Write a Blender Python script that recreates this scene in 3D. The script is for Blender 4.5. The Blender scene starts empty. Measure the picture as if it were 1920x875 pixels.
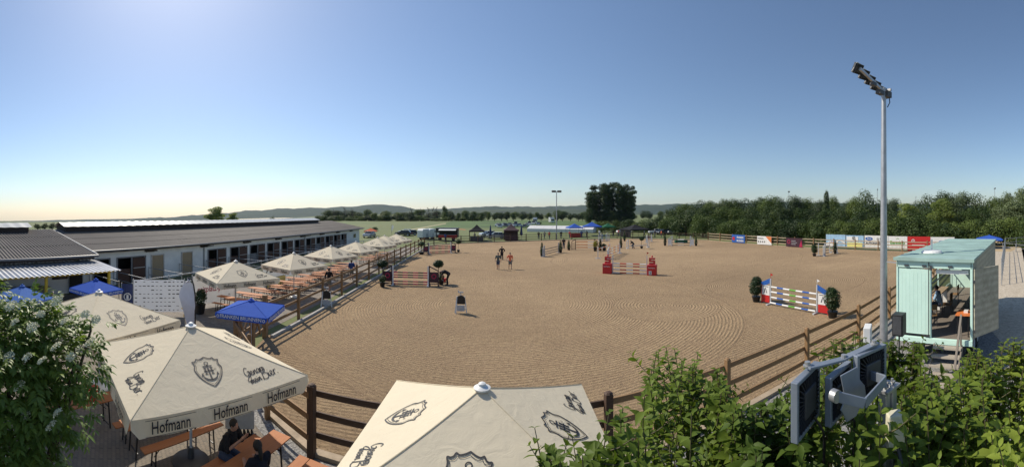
import bpy, bmesh, math, random
import numpy as np
from mathutils import Vector, Matrix, Euler
S = bpy.context.scene
COL = S.collection
R = math.radians
# ------------------------------------------------------------------ camera, sky, sun
H, F, YH = 5.8, 700.0, 400.0        # eye height; the picture is a phone panorama (level cylinder)
cd = bpy.data.cameras.new('camera'); cam = bpy.data.objects.new('camera', cd); COL.objects.link(cam); S.camera = cam
cam.location = (0, 0, H); cam.rotation_euler = (math.pi/2, 0, 0)
cd.type = 'PANO'; cd.panorama_type = 'CENTRAL_CYLINDRICAL'
cd.central_cylindrical_range_u_min = -960/F; cd.central_cylindrical_range_u_max = 960/F
cd.central_cylindrical_range_v_min = -475/F; cd.central_cylindrical_range_v_max = 400/F
cd.central_cylindrical_radius = 1; cd.clip_start = .05; cd.clip_end = 40000
SUN_AZ, SUN_EL = R(-52), R(43)      # azimuth from +Y towards +X
W = bpy.data.worlds.new('World'); S.world = W; W.use_nodes = True
wn, wl = W.node_tree.nodes, W.node_tree.links
sky = wn.new('ShaderNodeTexSky'); sky.sky_type = 'NISHITA'; sky.sun_disc = False
sky.sun_elevation = SUN_EL; sky.sun_rotation = SUN_AZ
sky.altitude = 100; sky.air_density = 1.0; sky.dust_density = .45; sky.ozone_density = 3.0
bg = wn['Background']; bg.inputs[1].default_value = .12
wl.new(sky.outputs[0], bg.inputs[0])
sd = bpy.data.lights.new('sun', 'SUN'); sd.energy = 4.8; sd.angle = R(.53); sd.color = (1, .91, .77)
sun = bpy.data.objects.new('sun', sd); COL.objects.link(sun)
sv = Vector((math.sin(SUN_AZ)*math.cos(SUN_EL), math.cos(SUN_AZ)*math.cos(SUN_EL), math.sin(SUN_EL)))
sun.rotation_euler = sv.to_track_quat('Z', 'Y').to_euler(); sun.location = (-20, 30, 60)
S.view_settings.view_transform = 'Standard'; S.view_settings.look = 'None'; S.view_settings.gamma = 1
S.view_settings.exposure = 0.0
S.cycles.max_bounces = 6; S.cycles.diffuse_bounces = 3; S.cycles.glossy_bounces = 2; S.cycles.transmission_bounces = 4
S.cycles.transparent_max_bounces = 8; S.cycles.volume_bounces = 0; S.cycles.use_denoising = True
S.cycles.caustics_reflective = False; S.cycles.caustics_refractive = False

# ------------------------------------------------------------------ helpers
rnd = random.Random(7)
def polar(px, D, z=0.0):
    a = (px-960)/F
    return Vector((D*math.sin(a), D*math.cos(a), z))
def G(px, py, z=0.0):
    return polar(px, F*(H-z)/(py-YH), z)
def hit(px, poly):                   # where the ray of a bearing crosses a plan polyline -> point, segment angle, param
    a = (px-960)/F; d = Vector((math.sin(a), math.cos(a)))
    best = None
    for i in range(len(poly)-1):
        p, q = Vector(poly[i][:2]), Vector(poly[i+1][:2]); e = q-p
        den = d.x*e.y-d.y*e.x
        if abs(den) < 1e-9: continue
        t = (p.x*e.y-p.y*e.x)/den; s = (p.x*d.y-p.y*d.x)/den
        if -1e-6 <= s <= 1+1e-6 and t > 0 and (best is None or t < best[0]):
            best = (t, p+e*s, math.atan2(e.y, e.x), i+s)
    return best[1:] if best else None
def tag(o, label=None, cat=None, group=None, kind=None):
    for k, v in (('label', label), ('category', cat), ('group', group), ('kind', kind)):
        if v: o[k] = v
    return o
def root(name, label, cat, loc=(0, 0, 0), rz=0.0, group=None):
    o = bpy.data.objects.new(name, None); COL.objects.link(o)
    o.location = (loc[0], loc[1], loc[2] if len(loc) > 2 else 0); o.rotation_euler = (0, 0, rz); o.empty_display_size = .2
    return tag(o, label, cat, group)
KIDS = {}
def link(o, parent=None):
    COL.objects.link(o)
    if parent is not None:
        o.parent = parent; KIDS.setdefault(parent.name, []).append(o)
    return o
def copy_tree(o, parent=None):
    c = o.copy(); link(c, parent)
    for ch in list(KIDS.get(o.name, [])): copy_tree(ch, c)
    return c
def clone(o, loc, rz=0.0, label=None, group=None, scale=None):
    c = copy_tree(o); c.location = (loc[0], loc[1], loc[2] if len(loc) > 2 else 0); c.rotation_euler = (0, 0, rz)
    if label: c['label'] = label
    if group: c['group'] = group
    if scale is not None: c.scale = scale if hasattr(scale, '__len__') else (scale,)*3
    return c
ORD = 'first second third fourth fifth sixth seventh eighth ninth tenth eleventh twelfth thirteenth fourteenth fifteenth sixteenth seventeenth eighteenth nineteenth twentieth'.split()
ORD += ['twenty-'+w for w in ORD[:9]] + ['thirtieth'] + ['thirty-'+w for w in ORD[:9]] + ['fortieth']
class MB:
    """collects shapes and links them as ONE mesh object"""
    def __init__(s): s.v = []; s.f = []; s.m = []; s.mi = 0
    def quadset(s, vs, fs):
        b = len(s.v); s.v += [tuple(v) for v in vs]
        for f in fs: s.f.append([b+i for i in f]); s.m.append(s.mi)
        return s
    def box(s, c, d, rz=0.0, M=None):
        x, y, z = d[0]/2, d[1]/2, d[2]/2
        vs = [Vector((a*x, b*y, e*z)) for a in (-1, 1) for b in (-1, 1) for e in (-1, 1)]
        if rz: vs = [Matrix.Rotation(rz, 3, 'Z') @ v for v in vs]
        if M is not None: vs = [M @ v for v in vs]
        vs = [v+Vector(c) for v in vs]
        return s.quadset(vs, [(0, 1, 3, 2), (4, 6, 7, 5), (0, 4, 5, 1), (2, 3, 7, 6), (0, 2, 6, 4), (1, 5, 7, 3)])
    def bar(s, p, q, w, h=None, up=(0, 0, 1)):      # rectangular bar from p to q
        p, q = Vector(p), Vector(q); h = h or w
        d = q-p; L = d.length
        if L < 1e-6: return s
        d /= L; u = Vector(up)
        if abs(d.dot(u)) > .99: u = Vector((0, 1, 0))
        x = d.cross(u).normalized(); z = x.cross(d)
        vs = []
        for e in (p, q):
            for a, b in ((-1, -1), (1, -1), (1, 1), (-1, 1)): vs.append(e+x*a*w/2+z*b*h/2)
        return s.quadset(vs, [(3, 2, 1, 0), (4, 5, 6, 7), (0, 1, 5, 4), (1, 2, 6, 5), (2, 3, 7, 6), (3, 0, 4, 7)])
    def tube(s, pts, r, n=8, cap=True):
        pts = [Vector(p) for p in pts]; rs = r if hasattr(r, '__len__') else [r]*len(pts)
        vs = []; fs = []; prev = None
        for i, p in enumerate(pts):
            d = (pts[min(i+1, len(pts)-1)]-pts[max(i-1, 0)]).normalized()
            u = prev if prev is not None and abs(prev.dot(d)) < .95 else (Vector((0, 0, 1)) if abs(d.z) < .9 else Vector((1, 0, 0)))
            x = d.cross(u).normalized(); y = x.cross(d).normalized(); prev = y
            for k in range(n):
                t = 2*math.pi*k/n; vs.append(p+(x*math.cos(t)+y*math.sin(t))*rs[i])
        for i in range(len(pts)-1):
            for k in range(n):
                a, b = i*n+k, i*n+(k+1) % n; fs.append((a, b, b+n, a+n))
        if cap: fs.append(tuple(range(n))[::-1]); fs.append(tuple(range((len(pts)-1)*n, len(pts)*n)))
        return s.quadset(vs, fs)
    def lathe(s, c, prof, n=20):                    # prof: (r, z)
        vs = []; fs = []
        for r_, z in prof:
            for k in range(n):
                t = 2*math.pi*k/n; vs.append((c[0]+r_*math.cos(t), c[1]+r_*math.sin(t), c[2]+z))
        for i in range(len(prof)-1):
            for k in range(n):
                a, b = i*n+k, i*n+(k+1) % n; fs.append((a, b, b+n, a+n))
        fs.append(tuple(range(n))[::-1]); fs.append(tuple(range((len(prof)-1)*n, len(prof)*n)))
        return s.quadset(vs, fs)
    def prism(s, poly, off, d):                     # 2D polygon (x,z) swept along y from off to off+d
        n = len(poly); vs = [(p[0], off, p[1]) for p in poly]+[(p[0], off+d, p[1]) for p in poly]
        return s.quadset(vs, [tuple(range(n)), tuple(range(2*n-1, n-1, -1))]+[((i+1) % n, i, i+n, (i+1) % n+n) for i in range(n)])
    def xform(s, M, start=0):
        for i in range(start, len(s.v)): s.v[i] = tuple(M @ Vector(s.v[i]))
        return s
    def build(s, name, m, parent=None, smooth=False, bevel=0, recalc=True):
        me = bpy.data.meshes.new(name); me.from_pydata(s.v, [], s.f)
        for k in (m if isinstance(m, (list, tuple)) else [m]): me.materials.append(k)
        if isinstance(m, (list, tuple)) and len(m) > 1: me.polygons.foreach_set('material_index', s.m)
        if recalc:
            bm = bmesh.new(); bm.from_mesh(me); bmesh.ops.recalc_face_normals(bm, faces=bm.faces); bm.to_mesh(me); bm.free()
        if smooth:
            me.polygons.foreach_set('use_smooth', [True]*len(me.polygons))
            try: me.set_sharp_from_angle(angle=R(40))
            except Exception: pass
        o = bpy.data.objects.new(name, me); link(o, parent)
        if bevel:
            b = o.modifiers.new('bevel', 'BEVEL'); b.width = bevel; b.segments = 2; b.limit_method = 'ANGLE'
        return o
def np_mesh(name, V, Fq, m, parent=None, mi=None, smooth=False):
    me = bpy.data.meshes.new(name); V = np.asarray(V, dtype=np.float32); Fq = np.asarray(Fq, dtype=np.int32)
    nf, k = Fq.shape
    me.vertices.add(len(V)); me.vertices.foreach_set('co', V.ravel())
    me.loops.add(nf*k); me.loops.foreach_set('vertex_index', Fq.ravel())
    me.polygons.add(nf); me.polygons.foreach_set('loop_start', np.arange(0, nf*k, k, dtype=np.int32))
    me.polygons.foreach_set('loop_total', np.full(nf, k, dtype=np.int32))
    for q in (m if isinstance(m, (list, tuple)) else [m]): me.materials.append(q)
    if mi is not None: me.polygons.foreach_set('material_index', np.asarray(mi, dtype=np.int32))
    if smooth: me.polygons.foreach_set('use_smooth', np.ones(nf, dtype=bool))
    me.update(calc_edges=True)
    if name is None: return me
    o = bpy.data.objects.new(name, me); return link(o, parent)

# ------------------------------------------------------------------ materials
class NT:
    def __init__(s, name):
        s.m = bpy.data.materials.new(name); s.m.use_nodes = True; s.t = s.m.node_tree; s.b = s.t.nodes['Principled BSDF']
        s.out = s.t.nodes['Material Output']
    def n(s, typ, **kw):
        q = s.t.nodes.new(typ)
        for k, v in kw.items():
            if k.startswith('i_'):
                key = k[2:]; q.inputs[int(key) if key.isdigit() else key.replace('_', ' ')].default_value = v
            else: setattr(q, k, v)
        return q
    def l(s, a, b): s.t.links.new(a, b); return b
    def coord(s, kind='Object'): return s.n('ShaderNodeTexCoord').outputs[kind]
    def noise(s, scale, detail=4, rough=.6, vec=None, dist=0):
        q = s.n('ShaderNodeTexNoise'); q.inputs['Scale'].default_value = scale; q.inputs['Detail'].default_value = detail
        q.inputs['Roughness'].default_value = rough; q.inputs['Distortion'].default_value = dist
        if vec is not None: s.l(vec, q.inputs['Vector'])
        return q.outputs['Fac']
    def ramp(s, fac, stops):
        q = s.n('ShaderNodeValToRGB'); cr = q.color_ramp
        while len(cr.elements) < len(stops): cr.elements.new(.5)
        for e, (p, c) in zip(cr.elements, stops): e.position = p; e.color = (*c, 1) if len(c) == 3 else c
        s.l(fac, q.inputs[0]); return q.outputs[0]
    def mix(s, fac, a, b, mode='MIX'):
        q = s.n('ShaderNodeMix', data_type='RGBA', blend_type=mode)
        for v, i in ((fac, 0), (a, 6), (b, 7)):
            if hasattr(v, 'links'): s.l(v, q.inputs[i])
            else: q.inputs[i].default_value = (*v, 1) if hasattr(v, '__len__') and len(v) == 3 else v
        return q.outputs[2]
    def math(s, op, a, b=None, c=None):
        q = s.n('ShaderNodeMath', operation=op)
        for i, v in enumerate((a, b, c)):
            if v is None: continue
            if hasattr(v, 'links'): s.l(v, q.inputs[i])
            else: q.inputs[i].default_value = v
        return q.outputs[0]
    def bump(s, h, strength=.3, dist=.02):
        q = s.n('ShaderNodeBump'); q.inputs['Strength'].default_value = strength; q.inputs['Distance'].default_value = dist
        s.l(h, q.inputs['Height']); s.l(q.outputs[0], s.b.inputs['Normal']); return q
    def set(s, **kw):
        for k, v in kw.items(): s.b.inputs[k.replace('_', ' ')].default_value = v
        return s
def mat(name, col, rough=.6, var=.12, scale=6, metal=0.0, bump=0.0, spec=None, dark=None, coat=0):
    t = NT(name); co = t.coord()
    n = t.noise(scale, 5, .65, co)
    lo = dark or tuple(c*(1-var*1.6) for c in col); hi = tuple(min(1, c*(1+var*.7)) for c in col)
    c = t.ramp(n, [(.3, lo), (.62, col), (.8, hi)]); t.l(c, t.b.inputs['Base Color'])
    t.set(Roughness=rough, Metallic=metal)
    if spec is not None: t.b.inputs['Specular IOR Level'].default_value = spec
    if coat: t.b.inputs['Coat Weight'].default_value = coat
    if bump: t.bump(t.noise(scale*4, 4, .6, co), bump, .01)
    return t.m
def leafmat(name, cols, trans=.45, rough=.5, scale=.5, spec=.3):
    t = NT(name); g = t.n('ShaderNodeNewGeometry'); oi = t.n('ShaderNodeObjectInfo')
    c1 = t.ramp(g.outputs['Random Per Island'], [(0, cols[0]), (.5, cols[1]), (1, cols[2])])
    c2 = t.mix(t.noise(scale, 2, .5, t.coord()), tuple(x*.62 for x in cols[1]), c1)
    v = t.math('MULTIPLY_ADD', oi.outputs['Random'], .85, .65)
    hs = t.n('ShaderNodeHueSaturation'); t.l(v, hs.inputs['Value']); t.l(c2, hs.inputs['Color'])
    t.l(t.math('MULTIPLY_ADD', oi.outputs['Random'], -.035, .515), hs.inputs['Hue'])
    c = hs.outputs[0]
    t.l(c, t.b.inputs['Base Color']); t.set(Roughness=rough); t.b.inputs['Specular IOR Level'].default_value = spec
    tr = t.n('ShaderNodeBsdfTranslucent'); t.l(t.mix(1.0, c, (1.0, 1.0, .55), 'MULTIPLY'), tr.inputs[0])
    mx = t.n('ShaderNodeMixShader'); mx.inputs[0].default_value = trans
    t.l(t.b.outputs[0], mx.inputs[1]); t.l(tr.outputs[0], mx.inputs[2]); t.l(mx.outputs[0], t.out.inputs[0])
    return t.m
def wood(name, col, dark, scale=3):
    t = NT(name); mp = t.n('ShaderNodeMapping'); t.l(t.coord(), mp.inputs[0]); mp.inputs['Scale'].default_value = (1, 12, 12)
    n = t.noise(scale, 6, .7, mp.outputs[0]); n2 = t.noise(1.2, 3, .6, t.coord())
    c = t.ramp(n, [(.3, dark), (.65, col)]); c = t.mix(n2, c, tuple(x*.75 for x in col), 'MIX')
    t.l(c, t.b.inputs['Base Color']); t.set(Roughness=.72); t.bump(n, .25, .01); return t.m
def fabric(name, col, trans=.25, rough=.85, wr=.25):
    t = NT(name); co = t.coord(); n = t.noise(2.2, 5, .6, co); n2 = t.noise(14, 3, .6, co)
    c = t.mix(n, tuple(x*.9 for x in col), tuple(min(1, x*1.05) for x in col)); c = t.mix(t.math('MULTIPLY', n2, .25), c, tuple(x*.8 for x in col))
    t.l(c, t.b.inputs['Base Color']); t.set(Roughness=rough); t.b.inputs['Specular IOR Level'].default_value = .2
    bp = t.bump(t.noise(3.5, 4, .55, co, 1.2), wr, .05)
    tr = t.n('ShaderNodeBsdfTranslucent'); t.l(c, tr.inputs[0]); t.l(bp.outputs[0], tr.inputs['Normal'])
    mx = t.n('ShaderNodeMixShader'); mx.inputs[0].default_value = trans
    t.l(t.b.outputs[0], mx.inputs[1]); t.l(tr.outputs[0], mx.inputs[2]); t.l(mx.outputs[0], t.out.inputs[0]); return t.m
M = {}
M['cream'] = fabric('cream_canvas', (.93, .83, .63), .28, wr=.22)
M['blue_cloth'] = fabric('blue_canvas', (.05, .14, .60), .3)
M['glareblue_cloth'] = fabric('sun_glare_blue_canvas', (.10, .22, .60), .3)  # blue canvas lightened, sun glare painted into the colour
M['green_cloth'] = fabric('green_canvas', (.02, .12, .06), .15)
M['orange_cloth'] = fabric('orange_canvas', (.75, .20, .10), .25)
M['black_cloth'] = fabric('black_canvas', (.02, .02, .024), .05)
M['white_cloth'] = fabric('white_canvas', (.8, .8, .8), .2)
M['ink'] = mat('black_print', (.02, .022, .028), .6, .1)
M['navy'] = mat('navy_print', (.02, .035, .12), .6, .1)
M['white'] = mat('white_paint', (.78, .78, .76), .5, .06, 3)
M['render_wall'] = mat('white_render', (.82, .82, .80), .85, .10, .8, bump=.1)
M['grey_metal'] = mat('galvanised_steel', (.45, .46, .48), .45, .12, 5, .6)
M['light_grey'] = mat('light_grey_paint', (.5, .52, .54), .5, .1)
M['dark_grey'] = mat('dark_grey_plastic', (.06, .062, .068), .5, .15)
M['black'] = mat('black_plastic', (.015, .015, .017), .45, .15)
M['red'] = mat('red_paint', (.55, .02, .02), .45, .1)
M['magenta'] = mat('magenta_paint', (.42, .012, .07), .5, .1)
M['darkpurple'] = mat('dark_plum_paint', (.05, .012, .025), .5, .1)
M['blue'] = mat('blue_paint', (.02, .11, .42), .45, .1)
M['sky_blue'] = mat('pale_blue_print', (.35, .55, .75), .6, .2, 2)
M['green'] = mat('green_paint', (.12, .38, .03), .45, .1)
M['yellow'] = mat('yellow_paint', (.75, .52, .05), .55, .12)
M['paleyellow'] = mat('pale_yellow_print', (.8, .75, .25), .6, .1)
M['orange'] = mat('orange_paint', (.75, .22, .06), .5, .12)
M['gold'] = mat('gold_print', (.7, .5, .12), .6, .1)
M['beer_wood'] = wood('varnished_spruce', (.50, .20, .075), (.36, .12, .04))
M['fence_wood'] = wood('fence_timber', (.34, .20, .09), (.20, .11, .05))
M['fence_dark'] = wood('stained_timber', (.10, .055, .032), (.05, .028, .018))
M['old_wood'] = wood('weathered_planks', (.26, .22, .18), (.14, .12, .10)); M['tread_wood'] = wood('worn_step_planks', (.50, .44, .36), (.34, .29, .23))
M['rail_pale'] = wood('pale_timber', (.50, .40, .27), (.34, .26, .17))
M['bark'] = mat('bark', (.09, .07, .05), .9, .3, 8, bump=.5)
M['stone'] = mat('kerb_stone', (.42, .40, .37), .85, .12, 4, bump=.2)
M['pot'] = mat('black_pot', (.012, .012, .012), .55, .1)
M['mint'] = mat('mint_paint', (.62, .86, .76), .5, .06, 1.2)
M['mint_roof'] = mat('mint_roof_sheet', (.36, .52, .47), .6, .16, 1.0)
M['skin'] = mat('skin', (.48, .26, .18), .6, .05)
M['hair'] = mat('dark_hair', (.02, .014, .01), .6, .2)
M['shirt_black'] = mat('black_cotton', (.012, .012, .015), .9, .2)
M['shirt_blue'] = mat('blue_cotton', (.02, .06, .25), .9, .15)
M['shirt_grey'] = mat('olive_grey_cotton', (.13, .14, .12), .9, .15)
M['shirt_orange'] = mat('coral_cotton', (.80, .20, .10), .9, .1)
M['jeans'] = mat('denim', (.05, .07, .12), .9, .2)
M['khaki'] = mat('khaki_cotton', (.20, .19, .17), .9, .2)
M['shoe'] = mat('dark_shoe', (.03, .03, .03), .6, .2)
M['glass_dark'] = mat('dark_glass', (.015, .02, .025), .08, .1)
M['tyre'] = mat('tyre_rubber', (.02, .02, .02), .8, .1)
M['car_dark'] = mat('dark_car_paint', (.03, .035, .045), .25, .05, coat=1)
M['car_silver'] = mat('silver_car_paint', (.42, .44, .47), .3, .05, metal=.4, coat=1)
M['car_white'] = mat('white_car_paint', (.72, .73, .75), .3, .03, coat=1)
M['leaf_far'] = leafmat('distant_leaves', [(.05, .085, .018), (.085, .135, .028), (.13, .185, .045)], .25, .6, .12)
M['leaf_dark'] = leafmat('dark_leaves', [(.025, .048, .013), (.045, .08, .02), (.075, .12, .03)], .2, .6, .15)
M['leaf_light'] = leafmat('pale_leaves', [(.19, .26, .07), (.26, .33, .10), (.34, .40, .15)], .6, .6, .3)
M['leaf_willow'] = leafmat('silver_leaves', [(.07, .105, .045), (.12, .165, .075), (.19, .24, .12)], .3, .6, .3)
M['leaf_box'] = leafmat('box_leaves', [(.02, .045, .014), (.035, .07, .02), (.06, .10, .03)], .15, .5, 3)
M['leaf_dogwood'] = leafmat('dogwood_leaves', [(.10, .16, .022), (.17, .25, .035), (.25, .34, .055)], .42, .55, 2.0, .25)
M['leaf_elder'] = leafmat('elder_leaves', [(.07, .13, .025), (.12, .20, .04), (.18, .28, .06)], .38, .45, 2.0, .4)
M['blossom'] = mat('cream_blossom', (.78, .76, .55), .8, .1, 20)

# ------------------------------------------------------------------ text and line drawing in 2D
_tc = {}
def text2d(s, shear=0.0, xs=1.0, bold=0.0):
    """2D mesh of a word, cap height about .72, centred on x, baseline y=0"""
    k = (s, shear, xs, bold)
    if k not in _tc:
        cu = bpy.data.curves.new('word', 'FONT'); cu.body = s; cu.size = 1; cu.shear = shear; cu.align_x = 'CENTER'; cu.resolution_u = 2
        cu.offset = bold
        o = bpy.data.objects.new('word', cu); COL.objects.link(o)
        dg = bpy.context.evaluated_depsgraph_get(); me = o.evaluated_get(dg).to_mesh()
        vs = [(v.co.x*xs, v.co.y) for v in me.vertices]; fs = [tuple(p.vertices) for p in me.polygons]
        o.evaluated_get(dg).to_mesh_clear(); bpy.data.objects.remove(o); bpy.data.curves.remove(cu)
        _tc[k] = (vs, fs)
    return _tc[k]
def put2d(mb, shape, P, sc=1.0, off=(0, 0), rot=0.0):
    """lay a 2D shape on a plane: P maps (x, y) to 3D"""
    vs, fs = shape; c, s_ = math.cos(rot), math.sin(rot)
    mb.quadset([P(off[0]+sc*(x*c-y*s_), off[1]+sc*(x*s_+y*c)) for x, y in vs], fs)
def stroke(pts, w, closed=False):
    n = len(pts); vs = []; fs = []
    for i, p in enumerate(pts):
        a = pts[(i-1) % n] if closed or i > 0 else p; b = pts[(i+1) % n] if closed or i < n-1 else p
        dx, dy = b[0]-a[0], b[1]-a[1]; L = math.hypot(dx, dy) or 1
        ww = w[i] if hasattr(w, '__len__') else w
        vs += [(p[0]-dy/L*ww/2, p[1]+dx/L*ww/2), (p[0]+dy/L*ww/2, p[1]-dx/L*ww/2)]
    for i in range(n if closed else n-1):
        j = (i+1) % n; fs.append((2*i, 2*i+1, 2*j+1, 2*j))
    return vs, fs
def rect2(x0, y0, x1, y1): return [(x0, y0), (x1, y0), (x1, y1), (x0, y1)], [(0, 1, 2, 3)]
def merge2(*sh):
    V, Fc = [], []
    for vs, fs in sh:
        b = len(V); V += vs; Fc += [tuple(b+i for i in f) for f in fs]
    return V, Fc
def move2(sh, dx, dy, sc=1, rot=0):
    c, s_ = math.cos(rot), math.sin(rot)
    return [(dx+sc*(x*c-y*s_), dy+sc*(x*s_+y*c)) for x, y in sh[0]], sh[1]
def arc2(cx, cy, r, a0, a1, n=14): return [(cx+r*math.cos(R(a0+(a1-a0)*i/n)), cy+r*math.sin(R(a0+(a1-a0)*i/n))) for i in range(n+1)]
def smooth2(pts, n=6):
    out = []
    for i in range(len(pts)-1):
        p0, p1, p2, p3 = pts[max(i-1, 0)], pts[i], pts[i+1], pts[min(i+2, len(pts)-1)]
        for k in range(n):
            t = k/n
            out.append(tuple(.5*((2*p1[j])+(-p0[j]+p2[j])*t+(2*p0[j]-5*p1[j]+4*p2[j]-p3[j])*t*t+(-p0[j]+3*p1[j]-3*p2[j]+p3[j])*t**3) for j in (0, 1)))
    return out+[pts[-1]]
def shield():
    half = [(0, .56), (.10, .50), (.20, .47), (.27, .50), (.30, .44), (.36, .40), (.43, .40), (.40, .30), (.40, .20), (.44, .10), (.42, -.02), (.36, -.18), (.26, -.34), (.13, -.48), (0, -.58)]
    out = smooth2(half, 3); out = out+[(-x, y) for x, y in out[-2:0:-1]]
    inn = [(x*.88, y*.88) for x, y in out]
    sh = [stroke(out, .035, True), stroke(inn, .012, True)]
    sh.append(stroke(arc2(0, .30, .062, 0, 360, 16), .026))                      # anchor ring
    sh.append(rect2(-.026, -.34, .026, .24)); sh.append(rect2(-.15, .165, .15, .205))
    sh.append(rect2(-.125, -.12, -.075, .12)); sh.append(rect2(.075, -.12, .125, .12)); sh.append(rect2(-.16, -.02, .16, .02))
    sh.append(rect2(-.16, .105, -.045, .125)); sh.append(rect2(.045, .105, .16, .125))
    sh.append(rect2(-.16, -.125, -.045, -.105)); sh.append(rect2(.045, -.125, .16, -.105))
    a = arc2(0, -.10, .24, 195, 345, 16); sh.append(stroke(a, [.012+.06*math.sin(math.pi*i/16) for i in range(17)]))
    for sx in (-1, 1):
        sh.append(([(sx*.19, -.17), (sx*.29, -.17), (sx*.245, -.06)], [(0, 1, 2)]))
    for t_, x, y in (('16', -.22, -.10), ('65', .22, .02)): sh.append(move2(text2d(t_), x, y, .085))
    return merge2(*sh)
def script_words():
    """handwritten 'Genau mein Bier.' drawn as pen strokes"""
    L = {'G': [[(.42, .82), (.22, .95), (.05, .70), (.02, .35), (.18, .10), (.40, .25), (.46, .48), (.28, .48), (.5, .46), (.44, -.1), (.25, -.45), (.02, -.4), (.2, -.1), (.55, .12)]],
         'e': [[(0, .12), (.2, .25), (.18, .42), (.06, .4), (.04, .15), (.16, 0), (.36, .12)]],
         'n': [[(0, .1), (.06, .42), (.06, 0), (.16, .34), (.26, .4), (.28, .02), (.4, .1)]],
         'a': [[(.26, .36), (.1, .42), (.02, .2), (.1, .02), (.24, .15), (.28, .4), (.28, .03), (.4, .1)]],
         'u': [[(0, .12), (.06, .4), (.07, .08), (.18, .02), (.28, .4), (.28, .03), (.4, .1)]],
         'm': [[(0, .1), (.05, .42), (.05, 0), (.14, .36), (.22, .4), (.22, .02), (.31, .36), (.39, .4), (.41, .02), (.54, .1)]],
         'i': [[(0, .1), (.06, .4), (.08, .04), (.2, .1)], [(.09, .58), (.11, .62)]],
         'B': [[(.1, .95), (.06, .3), (.02, -.05)], [(-.1, .7), (.1, 1.0), (.42, .98), (.42, .65), (.12, .5), (.48, .42), (.5, .05), (.2, -.06), (-.05, .1)]],
         'r': [[(0, .1), (.06, .42), (.06, 0)], [(.06, .3), (.2, .42), (.3, .36)]], '.': [[(.02, 0), (.07, .04)]]}
    adv = {'G': .56, 'e': .32, 'n': .38, 'a': .38, 'u': .38, 'm': .52, 'i': .2, 'B': .56, 'r': .32, '.': .2}
    sh = []
    for word, x, y, sc in (('Genau', 0, .75, 1.0), ('mein', .05, 0, .8), ('Bier.', 1.35, -.05, 1.15)):
        for ch in word:
            for st in L[ch]:
                p = smooth2(st, 4); sh.append(stroke([(x+sc*(px+.22*py), y+sc*py) for px, py in p], .075))
            x += adv[ch]*sc
    V, Fc = merge2(*sh)
    return [((vx-1.35)*.5, (vy-.6)*.5) for vx, vy in V], Fc
SHIELD, SCRIPT = shield(), script_words()
HOF = text2d('Hofmann', 0, .68, .012)
# ------------------------------------------------------------------ terrain and sky-line
def sheet(name, pts, z, m, kind='structure'):
    me = bpy.data.meshes.new(name); bm = bmesh.new()
    vs = [bm.verts.new((p[0], p[1], z)) for p in pts]; f = bm.faces.new(vs); bmesh.ops.triangulate(bm, faces=[f])
    bmesh.ops.recalc_face_normals(bm, faces=bm.faces)
    if bm.faces[:] and bm.faces[0].normal.z < 0: bmesh.ops.reverse_faces(bm, faces=bm.faces[:])
    bm.to_mesh(me); bm.free(); me.materials.append(m)
    o = bpy.data.objects.new(name, me); link(o); return tag(o, kind=kind)
def ss(a, b, x):
    t = max(0, min(1, (x-a)/(b-a))); return t*t*(3-2*t)
def ground_z(x, y):
    r = math.hypot(x, y); a = math.degrees(math.atan2(x, y))
    return -.03*max(0, r-260)*ss(-22, -50, a) if r > 260 else 0.0
t = NT('meadow_grass'); co = t.coord()
g1 = t.noise(.012, 5, .6, co); g2 = t.noise(.6, 6, .7, co); g3 = t.noise(9, 3, .7, co)
c = t.ramp(g1, [(.38, (.10, .145, .038)), (.5, (.16, .19, .055)), (.62, (.085, .155, .03))])
c = t.mix(t.ramp(g2, [(.35, (0, 0, 0)), (.7, (1, 1, 1))]), c, (.18, .18, .07))
c = t.mix(t.math('MULTIPLY', g3, .6), c, (.06, .09, .02)); t.l(c, t.b.inputs['Base Color']); t.set(Roughness=.9)
t.bump(g3, .5, .05); M['meadow'] = t.m
vs, fs = [], []
rr = [0, 20, 60, 120, 200, 260, 330, 420, 550, 750, 1000, 1400, 2000, 2800, 3800, 5200, 7000]; NA = 120
for r_ in rr:
    for k in range(NA):
        a = 2*math.pi*k/NA; x, y = r_*math.sin(a), r_*math.cos(a); vs.append((x, y, ground_z(x, y)))
for i in range(1, len(rr)-1):
    for k in range(NA):
        a, b = i*NA+k, i*NA+(k+1) % NA; fs.append((a, b, b+NA, a+NA))
mb = MB(); mb.quadset(vs, fs); mb.quadset([(20*math.sin(2*math.pi*k/NA), 20*math.cos(2*math.pi*k/NA), 0) for k in range(NA)], [tuple(range(NA))])
tag(mb.build('meadow', M['meadow']), kind='structure')
# forested hills on the skyline
prof = [(-140, 424), (0, 421), (60, 419), (120, 415), (200, 412), (300, 407), (400, 401), (470, 395), (540, 391), (600, 390), (650, 388), (690, 385), (720, 384), (740, 387), (790, 393), (860, 391), (900, 388.5), (1000, 388), (1100, 386), (1200, 385), (1300, 384), (1500, 380), (1700, 384), (1920, 388), (2100, 392)]
def crest(px):
    for (a, ya), (b, yb) in zip(prof, prof[1:]):
        if a <= px <= b:
            k = (px-a)/(b-a); k = k*k*(3-2*k); return ya+(yb-ya)*k
    return prof[-1][1]
t = NT('forest_canopy'); n1 = t.noise(.004, 6, .7, t.coord()); n2 = t.noise(.03, 4, .8, t.coord())
c = t.ramp(n1, [(.35, (.018, .034, .014)), (.6, (.035, .06, .02)), (.72, (.06, .085, .03))])
t.l(t.mix(t.math('MULTIPLY', n2, .5), c, (.015, .03, .012)), t.b.inputs['Base Color']); t.set(Roughness=1); t.bump(n2, .8, 12); M['forest'] = t.m
vs, fs = [], []; cols = list(range(-140, 2101, 10)); NR = 9
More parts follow.
